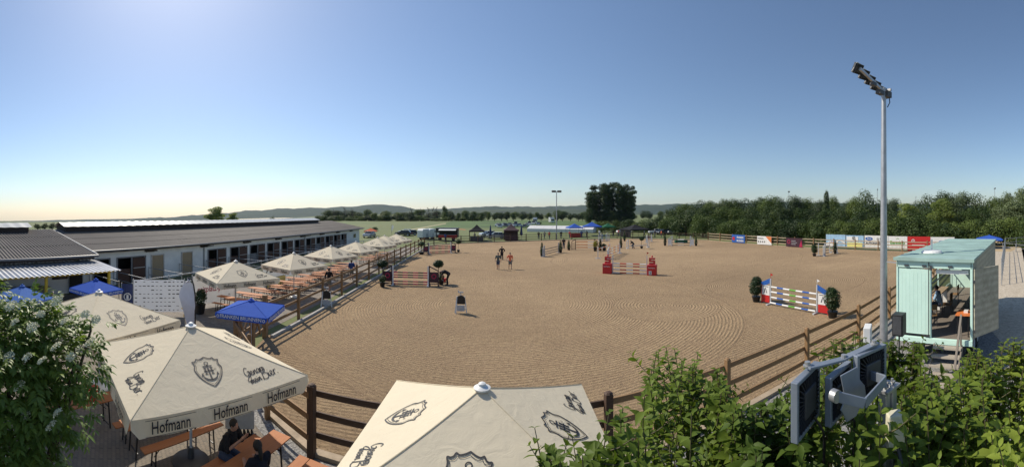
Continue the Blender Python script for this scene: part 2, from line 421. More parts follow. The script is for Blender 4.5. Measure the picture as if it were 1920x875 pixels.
for r_i in range(NR):
    k = r_i/(NR-1)
    for px in cols:
        D = 2600+1500*k+(140*math.sin(px*.013)+90*math.sin(px*.037+2))*k
        if k > .8: D += 900*(k-.8)/.2
        zc = H+4100*(400-crest(px))/F; zb = -24 if px > 560 else -24-60*ss(560, 100, px)
        s_ = ss(0, .8, k) if k < .8 else 1-.6*(k-.8)/.2
        z = zb+(zc-zb)*s_+(3.5*math.sin(px*.11+k*9)+2.5*math.sin(px*.31+k*4))*s_
        p = polar(px, D, z); vs.append(p)
for i in range(NR-1):
    for k in range(len(cols)-1):
        a = i*len(cols)+k; fs.append((a, a+1, a+1+len(cols), a+len(cols)))
mb = MB(); mb.quadset(vs, fs); tag(mb.build('hills', M['forest'], smooth=True), kind='structure')
# second, lower and nearer rise left of the middle with a pale field on it
vs, fs = [], []; cols = list(range(700, 1301, 12))
for r_i in range(5):
    k = r_i/4
    for px in cols:
        e = ss(700, 790, px)*ss(1300, 1150, px); top = 400-(7.5+1.5*math.sin(px*.02))*e
        zc = H+1900*(400-top)/F*1.0; z = -6+(zc+6)*(ss(0, .8, k) if k < .9 else .8)*e; vs.append(polar(px, 1300+700*k, z))
for i in range(4):
    for k in range(len(cols)-1):
        a = i*len(cols)+k; fs.append((a, a+1, a+1+len(cols), a+len(cols)))
mb = MB(); mb.quadset(vs, fs); tag(mb.build('hills', mat('hedged_slope', (.05, .075, .028), .95, .5, .012), smooth=True), kind='structure')
# air
hz = MB().box((0, 1500, 80), (13000, 12000, 400)); 
t = NT('air'); t.t.nodes.remove(t.b); pv = t.n('ShaderNodeVolumePrincipled'); pv.inputs['Color'].default_value = (.62, .78, 1, 1)
pv.inputs['Density'].default_value = .000042; pv.inputs['Anisotropy'].default_value = .25; t.l(pv.outputs[0], t.out.inputs['Volume'])
HAZE = tag(hz.build('haze', t.m), kind='stuff')

# ------------------------------------------------------------------ arena
FRONT = [(-4.54, 7.63), (-1.2, 7.8), (2.155, 8.15), (5.68, 8.72), (9.46, 9.37), (13.3, 9.95), (17.4, 10.9), (21.6, 12.0), (26, 13.2), (30.5, 14.4), (35, 15.6), (39.5, 16.9), (44, 18.2), (48, 19.6), (51, 21)]
LEFT0 = (-10.75, 13.9); LEFT1 = (-14.9, 62.5)
RIGHT = [(51, 21), (48.6, 28), (46.9, 34), (44.6, 43.9), (42.6, 54), (41.2, 62), (40.0, 69)]
FAR = [(40.0, 69), (37, 74), (32, 78.5), (22.8, 82.6), (9.5, 80.9), (-2.2, 75.9), (-10.6, 71.2), (-13.6, 67.5), LEFT1]
t = NT('arena_sand'); co = t.coord()
sep = t.n('ShaderNodeSeparateXYZ'); t.l(co, sep.inputs[0]); X, Y = sep.outputs[0], sep.outputs[1]
wob = t.noise(.10, 1, .4, co)
def ringd(cx, cy, sx=1.0, sy=1.0):
    dx = t.math('MULTIPLY', t.math('SUBTRACT', X, cx), sx); dy = t.math('MULTIPLY', t.math('SUBTRACT', Y, cy), sy)
    d = t.math('SQRT', t.math('ADD', t.math('MULTIPLY', dx, dx), t.math('MULTIPLY', dy, dy)))
    return t.math('ADD', d, t.math('MULTIPLY', wob, 2.6))
def band(d, a, b):
    return t.math('MULTIPLY', t.math('GREATER_THAN', d, a), t.math('LESS_THAN', d, b))
PER = 2*math.pi/.18
dA = ringd(-.4, 24.5); dB = ringd(21, 23, 1, 1.25); dC = ringd(9.5, 21.5); dE = ringd(22, 44, .8, 1); dD = ringd(-4, 17.5, 1, 1.3); dG = ringd(-2, 48, 1.2, 1)
field = t.math('ADD', Y, t.math('MULTIPLY', X, -.12)); field = t.math('ADD', field, t.math('MULTIPLY', wob, 1.2))
edges = None; cur = field
for d, a, b in ((dG, 2, 12), (dE, 3, 15), (dA, 5.2, 15.5), (dB, 1.2, 8.5), (dC, 1.0, 4.6)):
    mk = band(d, a, b); q = t.n('ShaderNodeMix', data_type='FLOAT'); t.l(mk, q.inputs[0]); t.l(cur, q.inputs[2]); t.l(d, q.inputs[3]); cur = q.outputs[0]
    e = t.math('LESS_THAN', t.math('ABSOLUTE', t.math('SUBTRACT', d, b)), .06)
    edges = e if edges is None else t.math('MAXIMUM', edges, e)
gw = t.math('SINE', t.math('MULTIPLY', cur, PER)); passb = t.math('SINE', t.math('MULTIPLY', cur, 2*math.pi/1.9))
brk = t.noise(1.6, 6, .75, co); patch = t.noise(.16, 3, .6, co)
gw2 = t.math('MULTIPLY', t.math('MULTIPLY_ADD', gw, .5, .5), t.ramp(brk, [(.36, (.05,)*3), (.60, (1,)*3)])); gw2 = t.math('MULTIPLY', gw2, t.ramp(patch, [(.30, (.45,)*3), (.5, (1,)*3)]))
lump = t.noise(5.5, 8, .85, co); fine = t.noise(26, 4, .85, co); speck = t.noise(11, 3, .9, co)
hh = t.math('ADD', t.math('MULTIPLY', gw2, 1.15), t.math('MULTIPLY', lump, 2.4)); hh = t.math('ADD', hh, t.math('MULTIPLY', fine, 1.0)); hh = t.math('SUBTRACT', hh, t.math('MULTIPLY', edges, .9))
big = t.noise(.06, 5, .65, co)
c = t.ramp(big, [(.34, (.36, .26, .15)), (.5, (.46, .33, .19)), (.64, (.56, .405, .235))])
c = t.mix(t.math('MULTIPLY', t.math('MULTIPLY_ADD', passb, .5, .5), .16), c, (.34, .23, .14))
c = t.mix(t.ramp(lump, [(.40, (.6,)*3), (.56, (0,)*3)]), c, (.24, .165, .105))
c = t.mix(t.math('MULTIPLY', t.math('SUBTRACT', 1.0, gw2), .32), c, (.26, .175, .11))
c = t.mix(t.math('MULTIPLY', edges, .28), c, (.22, .15, .09))
c = t.mix(t.math('MULTIPLY', t.ramp(speck, [(.33, (1,)*3), (.41, (0,)*3)]), .75), c, (.07, .052, .035))
c = t.mix(t.math('MULTIPLY', t.ramp(speck, [(.60, (0,)*3), (.68, (1,)*3)]), .45), c, (.66, .52, .36))
v1 = t.n('ShaderNodeTexVoronoi'); v1.inputs['Scale'].default_value = 2.4; t.l(co, v1.inputs['Vector']); hoof = t.math('LESS_THAN', v1.outputs['Distance'], .13); hoof = t.math('MULTIPLY', hoof, t.ramp(t.noise(.22, 3, .6, co), [(.45, (.0,)*3), (.58, (1,)*3)]))
c = t.mix(t.math('MULTIPLY', hoof, .45), c, (.20, .14, .085)); hh = t.math('SUBTRACT', hh, t.math('MULTIPLY', hoof, 1.2))
damp = t.ramp(t.noise(.35, 6, .75, co, .8), [(.50, (0,)*3), (.66, (1,)*3)]); c = t.mix(t.math('MULTIPLY', damp, .30), c, (.28, .195, .12))
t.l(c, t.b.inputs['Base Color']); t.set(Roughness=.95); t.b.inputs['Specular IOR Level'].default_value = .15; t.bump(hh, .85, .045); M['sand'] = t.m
arena_poly = FRONT+RIGHT[1:]+FAR[1:]+[LEFT0, (-9.75, 11.15), (-6.45, 8.5)]
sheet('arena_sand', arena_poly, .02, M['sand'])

# ------------------------------------------------------------------ yards and paths
def gravelmat(name, c0, c1, c2, sc=22, b=.6):
    t = NT(name); co = t.coord(); v = t.n('ShaderNodeTexVoronoi'); v.inputs['Scale'].default_value = sc; t.l(co, v.inputs['Vector'])
    n = t.noise(.5, 5, .7, co); cc = t.ramp(v.outputs['Color'], [(0, c0), (.5, c1), (1, c2)]); cc = t.mix(t.math('MULTIPLY', n, .5), cc, c0)
    t.l(cc, t.b.inputs['Base Color']); t.set(Roughness=.9); t.bump(v.outputs['Distance'], b, .03); return t.m
M['gravel'] = gravelmat('grey_gravel', (.12, .12, .115), (.26, .25, .24), (.50, .49, .46))
M['pale_gravel'] = gravelmat('pale_gravel', (.36, .30, .22), (.52, .45, .35), (.68, .60, .48), 9, .3)
M['dirt'] = gravelmat('yard_dirt', (.14, .12, .10), (.20, .175, .15), (.28, .25, .21), 7, .4)
M['dry_grass'] = mat('dry_grass', (.24, .19, .11), .95, .45, 2.5, bump=.6, dark=(.10, .10, .04))
M['yard_grass'] = mat('trodden_grass', (.13, .15, .05), .95, .5, 1.5, bump=.6, dark=(.14, .12, .08))
# interlocking concrete pavers
t = NT('concrete_pavers'); co = t.coord(); mp = t.n('ShaderNodeMapping'); t.l(co, mp.inputs[0]); mp.inputs['Rotation'].default_value = (0, 0, .5)
wv = t.n('ShaderNodeTexWave'); wv.inputs['Scale'].default_value = 4; t.l(mp.outputs[0], wv.inputs[0])
ad = t.n('ShaderNodeVectorMath', operation='ADD'); t.l(mp.outputs[0], ad.inputs[0]); sc_ = t.n('ShaderNodeVectorMath', operation='SCALE'); t.l(wv.outputs[0], sc_.inputs[0]); sc_.inputs['Scale'].default_value = .03; t.l(sc_.outputs[0], ad.inputs[1])
br = t.n('ShaderNodeTexBrick'); t.l(ad.outputs[0], br.inputs[0]); br.inputs['Scale'].default_value = 1; br.inputs['Brick Width'].default_value = .2; br.inputs['Row Height'].default_value = .1; br.inputs['Mortar Size'].default_value = .008
br.inputs['Color1'].default_value = (.17, .14, .11, 1); br.inputs['Color2'].default_value = (.235, .195, .15, 1); br.inputs['Mortar'].default_value = (.09, .085, .075, 1)
n = t.noise(.9, 5, .7, co); c = t.mix(t.math('MULTIPLY', n, .7), br.outputs[0], (.22, .19, .155)); t.l(c, t.b.inputs['Base Color']); t.set(Roughness=.88)
t.bump(t.math('SUBTRACT', t.math('MULTIPLY', n, .3), br.outputs['Fac']), .5, .01); M['pavers'] = t.m
sheet('yard', [(-27, -14), (-3.6, -14), (-3.6, 6.9), (-4.9, 7.1), (-6.9, 8.1), (-9.9, 11.0), (-11.2, 13.5), (-24.5, 13.5)], .006, M['pavers'])
sheet('tables_ground', [(-19.5, 13.5), (-11.2, 13.5), (-15.2, 62), (-18.5, 62)], .010, M['dirt'])
sheet('grass_verge', [(-26, 13.5), (-19.5, 13.5), (-18.5, 62), (-29, 62)], .008, M['yard_grass'])
sheet('gravel_strip', [(-3.6, -14), (20, -14), (22, 12.0), (17.4, 10.9), (13.3, 9.97), (9.46, 9.4), (5.68, 8.75), (2.155, 8.2), (-1.2, 7.85), (-4.5, 7.7), (-6.35, 8.45), (-9.6, 11.2), (-9.9, 11.0), (-6.9, 8.1), (-4.9, 7.1), (-3.6, 6.9)], .012, M['gravel'])
sheet('gravel_road', [(14.5, -10), (22.5, -10), (23, 3), (34, 6.6), (62, 13), (62, 17.5), (50, 15.5), (23, 8.4), (14, 3)], .018, M['pale_gravel'])
sheet('dry_verge', [(22.5, -10), (90, -10), (90, 8), (62, 11.6), (34, 5.8), (23.5, 2.6)], .009, M['dry_grass'])
sheet('sand_yard', [(55, 13.2), (100, 15), (96, 40), (54, 30)], .022, mat('pale_sand', (.5, .38, .22), .95, .2, .3, bump=.3))
sheet('path', [polar(760, 132), polar(772, 128), polar(836, 205), polar(836, 225)], .03, mat('dry_path', (.36, .33, .18), .95, .2, .5))
sheet('crop_field', [polar(770, 150), polar(900, 150), polar(1120, 150), polar(1118, 290), polar(960, 320), polar(850, 300), polar(835, 222)], .012, mat('crop_green', (.085, .15, .03), .9, .35, .05))
# pale kerb of the arena on the left, laid in stones, and low board round the rest
kb = MB()
a, b = Vector((*LEFT0, 0)), Vector((*LEFT1, 0)); n = 60
for i in range(n):
    p, q = a.lerp(b, (i+.01)/n), a.lerp(b, (i+.99)/n); o_ = Vector((.32, 0, .07)); kb.bar(p+o_, q+o_, .16, .14)
tag(kb.build('kerb', M['stone']), kind='structure')
kb = MB()
ring = [(-9.8, 11.0), (-6.4, 8.4)]+FRONT
for p, q in zip(ring, ring[1:]): kb.bar((p[0], p[1]+.12, .05), (q[0], q[1]+.12, .05), .22, .11)
ring = RIGHT+FAR[1:]
for p, q in zip(ring, ring[1:]): kb.bar((p[0], p[1], .06), (q[0], q[1], .06), .12, .13)
tag(kb.build('kerb_board', mat('kerb_board', (.42, .33, .23), .85, .2, 4)), kind='structure')

# ------------------------------------------------------------------ timber fences
def fence(name, label, pts, hp=1.72, rails=(.5, 1.0, 1.5), spacing=None, m=None, rm=None, pw=.13, group='timber fences round the riding arena', rw=.14):
    m = m or M['fence_wood']; rm = rm or m
    if spacing:
        P = [Vector(p) for p in pts]; L = [0]
        for i in range(1, len(P)): L.append(L[-1]+(P[i]-P[i-1]).length)
        n = max(1, round(L[-1]/spacing)); out = []
        for k in range(n+1):
            s_ = L[-1]*k/n
            for i in range(1, len(P)):
                if s_ <= L[i]+1e-6: out.append(tuple(P[i-1].lerp(P[i], (s_-L[i-1])/(L[i]-L[i-1])))); break
        pts = out
    t_ = root(name, label, 'fence', (pts[0][0], pts[0][1], 0), 0, group); o0 = Vector((pts[0][0], pts[0][1], 0))
    for i, p in enumerate(pts):
        q = Vector((p[0], p[1], 0))-o0; d = Vector(pts[min(i+1, len(pts)-1)])-Vector(pts[max(i-1, 0)]); rz = math.atan2(d.y, d.x)
        h_ = hp+rnd.uniform(-.03, .04); mb = MB().box((q.x, q.y, h_/2), (pw, pw, h_), rz)
        mb.lathe((q.x, q.y, h_), [(pw*.62, 0), (pw*.4, .035), (.01, .05)], 8)
        mb.build('post', m, t_)
        if i < len(pts)-1:
            w = Vector((pts[i+1][0], pts[i+1][1], 0))-o0
            off = Vector((-(w-q).y, (w-q).x, 0)).normalized()*(pw/2+.022)
            for z in rails:
                dz = rnd.uniform(-.02, .02)
                MB().bar(q+off+Vector((0, 0, z)), w+off+Vector((0, 0, z+dz)), .04, rw).build('rail', rm, t_)
    return t_
fence('arena_fence', 'brown timber post-and-rail fence along the near side of the sand, beside the mint trailer', FRONT[2:])
fence('arena_fence', 'dark stained timber fence with thick corner post between the two nearest cream umbrellas', FRONT[:3], m=M['fence_dark'], pw=.17)
fence('arena_fence', 'short slanting timber fence from the dark corner post back to the gate', [(-4.54, 7.63), (-6.42, 8.35), (-8.2, 9.65), (-9.9, 10.9)], m=M['fence_wood'], hp=1.65)
fence('arena_fence', 'brown timber fence running past the long row of beer tables', [LEFT0, LEFT1], spacing=3.25)
fence('arena_fence', 'timber fence across the far end of the sand in front of the gazebos', FAR[::-1], spacing=3.6, m=M['fence_dark'], hp=1.5, rails=(.45, .9, 1.35), rw=.1)
fence('arena_fence', 'sunlit pale timber fence in front of the hoardings on the far right', RIGHT[::-1], spacing=3.9, rm=M['rail_pale'])
# timber gate between the slanting fence and the long one
gt = root('gate', 'heavy timber gate frame with cross braces beside the blue promotional umbrella', 'gate', (-9.9, 10.9, 0), math.atan2(3.0, -.85))
for x in (0.0, 1.5, 2.95): MB().box((x, 0, 1.0), (.2, .2, 2.0)).build('post', M['fence_wood'], gt)
for x0 in (0.1, 1.6):
    b = MB(); L = 1.3 if x0 < 1 else 1.25
    for z in (.45, .95, 1.45): b.bar((x0, .0, z), (x0+L, .0, z), .05, .13)
    b.bar((x0+.05, .06, .4), (x0+L-.05, .06, 1.5), .05, .11); b.bar((x0+.1, -.06, 1.45), (x0+L*.55, -.06, .4), .05, .11)
    b.build('panel', M['fence_wood'], gt)
# ------------------------------------------------------------------ stable building
t = NT('fibre_cement_roof'); co = t.coord(); n1 = t.noise(.5, 6, .7, co); n2 = t.noise(9, 4, .7, co)
mp = t.n('ShaderNodeMapping'); t.l(co, mp.inputs[0]); mp.inputs['Scale'].default_value = (.6, .05, 1); br = t.n('ShaderNodeTexNoise'); br.inputs['Scale'].default_value = 3; t.l(mp.outputs[0], br.inputs[0])
c = t.ramp(n1, [(.3, (.085, .075, .068)), (.6, (.135, .118, .105)), (.8, (.19, .17, .15))]); c = t.mix(t.math('MULTIPLY', n2, .5), c, (.07, .062, .055)); c = t.mix(t.math('MULTIPLY', br.outputs['Fac'], .4), c, (.21, .185, .165))
t.l(c, t.b.inputs['Base Color']); t.set(Roughness=.75); M['roof'] = t.m
M['clear_sheet'] = mat('weathered_skylight_sheet', (.55, .55, .52), .35, .15, 1.5, bump=.15)
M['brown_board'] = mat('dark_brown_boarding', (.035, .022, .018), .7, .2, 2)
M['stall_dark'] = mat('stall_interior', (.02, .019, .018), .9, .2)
M['stall_door'] = wood('stall_door_boards', (.10, .045, .028), (.05, .025, .018))
M['stall_door_pale'] = wood('pale_door_boards', (.42, .32, .20), (.28, .2, .12))
M['gutter'] = mat('grey_gutter', (.20, .20, .21), .5, .1)
def corrugated(name, m, parent, x0, x1, y0, z0, y1, z1, pitch=.22, amp=.028, lap=1.2, seg=6, th=.0):
    """corrugated sheet: ridges run from (y0,z0) to (y1,z1), repeated along x; each row of sheets laps the one below"""
    n = int((x1-x0)/pitch*seg); xs = np.linspace(x0, x1, n+1); L = math.hypot(y1-y0, z1-z0); rows = max(1, round(L/lap))
    ny, nz = -(z1-z0)/L, (y1-y0)/L
    if nz < 0: ny, nz = -ny, -nz
    V, Fc = [], []; base = 0
    for r_ in range(rows):
        a, b = r_/rows, min(1, (r_+1.06)/rows)
        for kk, lift in ((a, .02 if r_ else 0.0), (b, 0.0)):
            off = amp*np.cos((xs-x0)/pitch*2*math.pi)+lift*(1 if kk == a else 0)+.004*r_
            V.append(np.stack([xs, y0+(y1-y0)*kk+ny*off, z0+(z1-z0)*kk+nz*off], 1))
        i = np.arange(n); Fc.append(np.stack([base+i, base+i+1, base+n+1+i+1, base+n+1+i], 1)); base += 2*(n+1)
    return np_mesh(name, np.concatenate(V), np.concatenate(Fc), m, parent, smooth=True)
BO = Vector((-26.3, 11.8)); BA = math.atan2(54.4, -2.8)        # wall line, towards the far end
BD = Vector((math.cos(BA), math.sin(BA)))
def wall_s(px): return (Vector(hit(px, [tuple(BO-BD*30), tuple(BO+BD*70)])[0])-BO).dot(BD)
barn = root('stable_building', 'long low white stable building with dark corrugated roof and a row of stall doors', 'stable', (BO.x, BO.y, 0), BA)
LB = wall_s(674); WB = 13.0                                     # local x along, y = away (left)
RIDGE = 6.5; EZ = 2.95; RZ = 4.28
slots = []
def z2x(a): return 340+a/3.977
for a, b in ((195, 333), (362, 490), (510, 622), (638, 730), (745, 830), (843, 915), (928, 997), (1005, 1066), (1073, 1130), (1135, 1184), (1190, 1230)): slots.append((z2x(a), z2x(b), 'pair'))
def z1x(a): return a/3.977
slots += [(z1x(690), z1x(822), 'dark'), (z1x(868), z1x(1086), 'pair'), (z1x(1125), z1x(1222), 'pale'), (z1x(1350), z1x(1434), 'pale')]
ops = sorted([(wall_s(a), wall_s(b), k) for a, b, k in slots])
DH = 2.15
wl_ = MB(); x = 0.0
for a, b, k in ops:                                             # wall pieces between the openings and lintels above
    if a > x: wl_.box(((x+a)/2, .12, EZ/2), (a-x, .24, EZ))
    wl_.box(((a+b)/2, .12, (EZ+DH)/2), (b-a, .24, EZ-DH)); x = b
wl_.box(((x+LB)/2, .12, EZ/2), (LB-x, .24, EZ))
wl_.box((LB/2, WB-.12, EZ/2), (LB, .24, EZ))
for xe in (.12, LB-.12):
    wl_.quadset([(xe+s_, y, z) for s_ in (-.12, .12) for y, z in ((.25, 0), (WB-.25, 0), (WB-.25, EZ), (RIDGE, RZ-.1), (.25, EZ))], [(0, 1, 2, 3, 4), (9, 8, 7, 6, 5), (0, 4, 9, 5), (4, 3, 8, 9), (3, 2, 7, 8), (2, 1, 6, 7)])
wl_.build('wall', M['render_wall'], barn)
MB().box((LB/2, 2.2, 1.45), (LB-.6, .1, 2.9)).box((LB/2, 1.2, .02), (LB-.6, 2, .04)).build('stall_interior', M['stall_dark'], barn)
for a, b, k in ops:
    w = b-a; fr = MB()
    for x_ in (a+.05, b-.05): fr.box((x_, -.03, DH/2), (.1, .1, DH))
    fr.box(((a+b)/2, -.03, DH+.03), (w, .1, .09))
    if k == 'pair':
        fr.box(((a+b)/2, -.03, DH/2), (.12, .1, DH))
        d = MB().box((b-w*.25, -.06, DH/2), (w*.5-.22, .05, DH-.14)); dd = None
        f_ = fr.build('door_frame', M['gutter'], barn)
        dr = d.build('stall_door', M['stall_door'], barn); MB().box((b-w*.25, -.10, 1.25), (w*.5-.3, .03, .06)).build('door_rail', M['grey_metal'], dr)
        lw = MB().box((a+w*.25, .05, .62), (w*.5-.2, .05, 1.2)); lw.build('half_door', M['stall_door'] if rnd.random() < .6 else M['gutter'], barn)
    elif k == 'pale':
        fr.build('door_frame', M['grey_metal'], barn); MB().box(((a+b)/2, .0, DH/2), (w-.2, .06, DH)).build('door', M['stall_door_pale'], barn)
    else:
        fr.build('door_frame', M['gutter'], barn)
# small far window
wx0, wx1 = wall_s(z2x(1280)), wall_s(z2x(1300))
wf = MB().box(((wx0+wx1)/2, -.03, 1.6), (wx1-wx0, .06, .9)).build('window', M['white'], barn); MB().box(((wx0+wx1)/2, -.07, 1.6), (wx1-wx0-.25, .03, .7)).build('pane', M['glass_dark'], wf)
corrugated('roof', M['roof'], barn, -.5, LB+.9, -.55, EZ+.0, RIDGE, RZ, pitch=.2, amp=.03, lap=1.7)
corrugated('roof', M['roof'], barn, -.5, LB+.9, WB+.55, EZ+.0, RIDGE, RZ, pitch=.2, amp=.03, lap=1.7)
gm = MB(); gm.tube([(-.4, -.66, EZ-.05), (LB+.9, -.66, EZ-.09)], .075, 8); gm.build('gutter', M['gutter'], barn)
MB().box((LB/2, -.5, EZ-.14), (LB+1.2, .05, .16)).build('fascia', M['brown_board'], barn)
sx = wall_s(z2x(165))
for s_ in (sx, wall_s(z2x(918))):
    MB().tube([(s_+.9, -.66, EZ-.1), (s_+.8, -.55, EZ-.3), (s_, -.12, EZ-.42), (s_, -.08, EZ-.6), (s_, -.08, .1)], .05, 8).build('downpipe', M['gutter'], barn)
for px in (z1x(1118), z1x(1525), z2x(172), z2x(482), z2x(717), z2x(900), z2x(1043), z2x(1163), z2x(1262)):
    s_ = wall_s(px); MB().box((s_, -.16, EZ-.35), (1.2, .3, .12)).box((s_, -.02, EZ-.42), (.9, .1, .1)).build('vent_hood', M['brown_board'], barn)
mx0 = 1.0; mx1 = wall_s(588)*.0+ (Vector(hit(588, [tuple(BO-BD*30+Vector((-RIDGE, 0))), tuple(BO+BD*80+Vector((-RIDGE, 0)))])[0])-BO).dot(BD)
def monitor(parent, x0, x1):
    m_ = MB()
    for y in (RIDGE-1.0, RIDGE+1.0): m_.box(((x0+x1)/2, y, 4.32), (x1-x0, .06, .62))
    for x_ in (x0+.03, x1-.03): m_.quadset([(x_+e, y, z) for e in (-.03, .03) for y, z in ((RIDGE-1, 3.9), (RIDGE+1, 3.9), (RIDGE+1, 4.63), (RIDGE, 4.93), (RIDGE-1, 4.63))], [(0, 1, 2, 3, 4), (9, 8, 7, 6, 5), (0, 4, 9, 5), (4, 3, 8, 9), (3, 2, 7, 8)])
    o = m_.build('ridge_vent', M['brown_board'], parent)
    corrugated('vent_roof', M['clear_sheet'], o, x0-.25, x1+.25, RIDGE-1.25, 4.60, RIDGE, 4.97, pitch=1.0, amp=.012, lap=3)
    corrugated('vent_roof', M['clear_sheet'], o, x0-.25, x1+.25, RIDGE+1.25, 4.60, RIDGE, 4.97, pitch=1.0, amp=.012, lap=3)
    return o
monitor(barn, mx0, mx1)
# annex, nearer part with the larger overhang and the sheet-metal lean-to
anx = root('stable_annex', 'white annex with coarse corrugated roof, tin lean-to canopy and yellow posts', 'building', (BO.x, BO.y, 0), BA)
LA = 26.0
am = MB(); am.box((-LA/2-.6, -.9, 1.42), (LA-1.2, .24, 2.84)); am.box((-.12-.3, RIDGE/2-.4, 1.42), (.24, RIDGE, 2.84))
am.quadset([(x_, y, z) for x_ in (-.34, -.10) for y, z in ((-1.02, 2.6), (RIDGE, 2.6), (RIDGE, 4.1), (-1.02, 2.84))], [(0, 1, 2, 3), (7, 6, 5, 4), (0, 3, 7, 4), (3, 2, 6, 7)])
am.build('wall', M['render_wall'], anx)
corrugated('roof', M['roof'], anx, -LA, .18, -1.9, 2.80, RIDGE, RZ+.03, pitch=.26, amp=.045, lap=2.6, seg=8)
corrugated('roof', M['roof'], anx, -LA, .18, WB+.6, 2.9, RIDGE, RZ+.03, pitch=.26, amp=.045, lap=2.6)
MB().tube([(-LA, -2.0, 2.70), (.25, -2.0, 2.74)], .085, 8).build('gutter', M['gutter'], anx)
MB().box((-LA/2, -1.82, 2.6), (LA, .05, .2)).build('fascia', M['brown_board'], anx)
MB().box((.15, 2.2, 3.42), (.05, .16, .12)).quadset([(.2, -1.9, 2.62), (.2, RIDGE, 4.05), (.2, RIDGE, 4.3), (.2, -1.9, 2.86), (.26, -1.9, 2.62), (.26, RIDGE, 4.05), (.26, RIDGE, 4.3), (.26, -1.9, 2.86)], [(0, 1, 2, 3), (7, 6, 5, 4), (0, 4, 5, 1), (3, 2, 6, 7)]).build('barge_board', M['light_grey'], anx)
monitor(anx, -LA, -2.55)
M['tin'] = mat('zinc_sheet', (.52, .53, .55), .42, .25, .8, .35)
corrugated('lean_to_roof', M['tin'], anx, -LA, .35, -4.9, 2.05, -1.05, 2.36, pitch=.33, amp=.035, lap=9, seg=8)
for x_ in (-.35, -4.8, -9.6, -14.4): MB().box((x_, -4.45, 1.02), (.16, .16, 2.04)).build('canopy_post', M['yellow'], anx)
MB().box((-LA/2, -4.45, 1.96), (LA, .1, .12)).build('canopy_beam', M['yellow'], anx)
for x_ in (-2.4, -7.2):
    wf = MB().box((x_, -1.05, 1.45), (1.2, .08, .75)).build('window', M['brown_board'], anx); MB().box((x_, -1.10, 1.45), (1.0, .03, .58)).build('pane', M['glass_dark'], wf)
MB().box((-1.2, -1.2, 1.0), (1.0, .1, 2.0)).build('door', M['stall_dark'], anx)
MB().box((-6.4, -2.6, .95), (5.0, .6, .06)).box((-6.4, -2.4, .46), (4.9, .08, .92)).build('serving_counter', M['old_wood'], anx)
# tubular paddock rails before the stalls
def rails(name, label, pts, hs=(.55, 1.15), spacing=3.2, r_=.03, group='steel paddock rails before the stalls', cat='railing'):
    t_ = root(name, label, cat, (pts[0][0], pts[0][1], 0), 0, group); o = Vector((*pts[0], 0))
    for i in range(len(pts)-1):
        a, b = Vector((*pts[i], 0))-o, Vector((*pts[i+1], 0))-o; n = max(1, round((b-a).length/spacing))
        for k in range(n+(1 if i == len(pts)-2 else 0)):
            p = a.lerp(b, k/n); MB().tube([p, p+Vector((0, 0, max(hs)+.08))], r_*1.3, 6).build('post', M['grey_metal'], t_)
        for z in hs: MB().tube([a+Vector((0, 0, z)), b+Vector((0, 0, z))], r_, 6).build('rail', M['grey_metal'], t_)
    return t_
def bw(s_, off): q = BO+BD*s_+Vector((-BD.y, BD.x))*off; return (q.x, q.y)
rails('paddock_railing', 'long galvanised railing parallel to the white stable wall', [bw(1.5, -4.6), bw(LB-6, -4.2)])
for i, (a, b, k) in enumerate(ops):
    rails('paddock_railing', ORD[i]+' cross railing between stable wall and long railing, counting from the annex', [bw(a-.3, -.1), bw(a-.3, -4.3)], spacing=4)

# ------------------------------------------------------------------ mint judges' trailer
TO = Vector((12.55, 4.4)); TA = R(11); TL, TW, TF, TT = 9.6, 2.86, 1.25, 4.12
tr = root('judges_trailer', 'large mint green box trailer standing open at the side and rear with wooden steps', 'trailer', (TO.x, TO.y, 0), TA)
# local: x = along (away), y = to the left (towards the arena)
w_ = MB(); fx = .05
w_.box((fx, TW*.77, (TF+TT)/2-.12), (.06, TW*.46, TT-TF-.48))            # fixed left rear leaf
w_.build('rear_panel', M['mint'], tr)
sb = MB()
for y in np.linspace(TW*.56, TW*.98, 9): sb.box((fx-.031, float(y), (TF+TT)/2-.15), (.006, .012, TT-TF-.7))
sb.build('panel_ribs', M['mint'], tr)
MB().box((.04, TW/2, TT-.17), (.10, TW, .30)).box((.02, TW/2, TF-.09), (.12, TW, .2)).box((.04, .04, (TF+TT)/2), (.1, .09, TT-TF)).box((.04, TW-.03, (TF+TT)/2), (.1, .07, TT-TF)).box((.05, TW*.54, (TF+TT)/2), (.07, .06, TT-TF)).build('rear_frame', M['mint'], tr, bevel=.01)
MB().quadset([(-.12, -.06, TT-.02), (TL, -.06, TT+.04), (TL, TW+.06, TT+.04), (-.12, TW+.06, TT-.02), (-.12, -.06, TT+.05), (TL, -.06, TT+.11), (TL, TW+.06, TT+.11), (-.12, TW+.06, TT+.05)], [(0, 3, 2, 1), (4, 5, 6, 7), (0, 1, 5, 4), (1, 2, 6, 5), (2, 3, 7, 6), (3, 0, 4, 7)]).build('roof', M['mint_roof'], tr)
rb = MB()
for k in range(1, 9): rb.box((TL*k/9, TW/2, TT+.075+.06*k/9), (.05, TW+.1, .016))
rb.box((-.13, TW/2, TT+.0), (.03, TW+.16, .12)); rb.build('roof_seams', M['mint_roof'], tr)
t = NT('worn_mint_side'); co = t.coord(); n = t.noise(3, 6, .75, co); wv = t.n('ShaderNodeTexWave'); wv.bands_direction = 'Z'; wv.inputs['Scale'].default_value = 1.3; wv.inputs['Distortion'].default_value = 2; t.l(co, wv.inputs[0])
c = t.mix(t.ramp(n, [(.42, (0,)*3), (.6, (1,)*3)]), (.50, .47, .36), (.36, .34, .25)); c = t.mix(t.math('MULTIPLY', wv.outputs['Fac'], .35), c, (.22, .19, .14)); t.l(c, t.b.inputs['Base Color']); t.set(Roughness=.7); M['worn'] = t.m
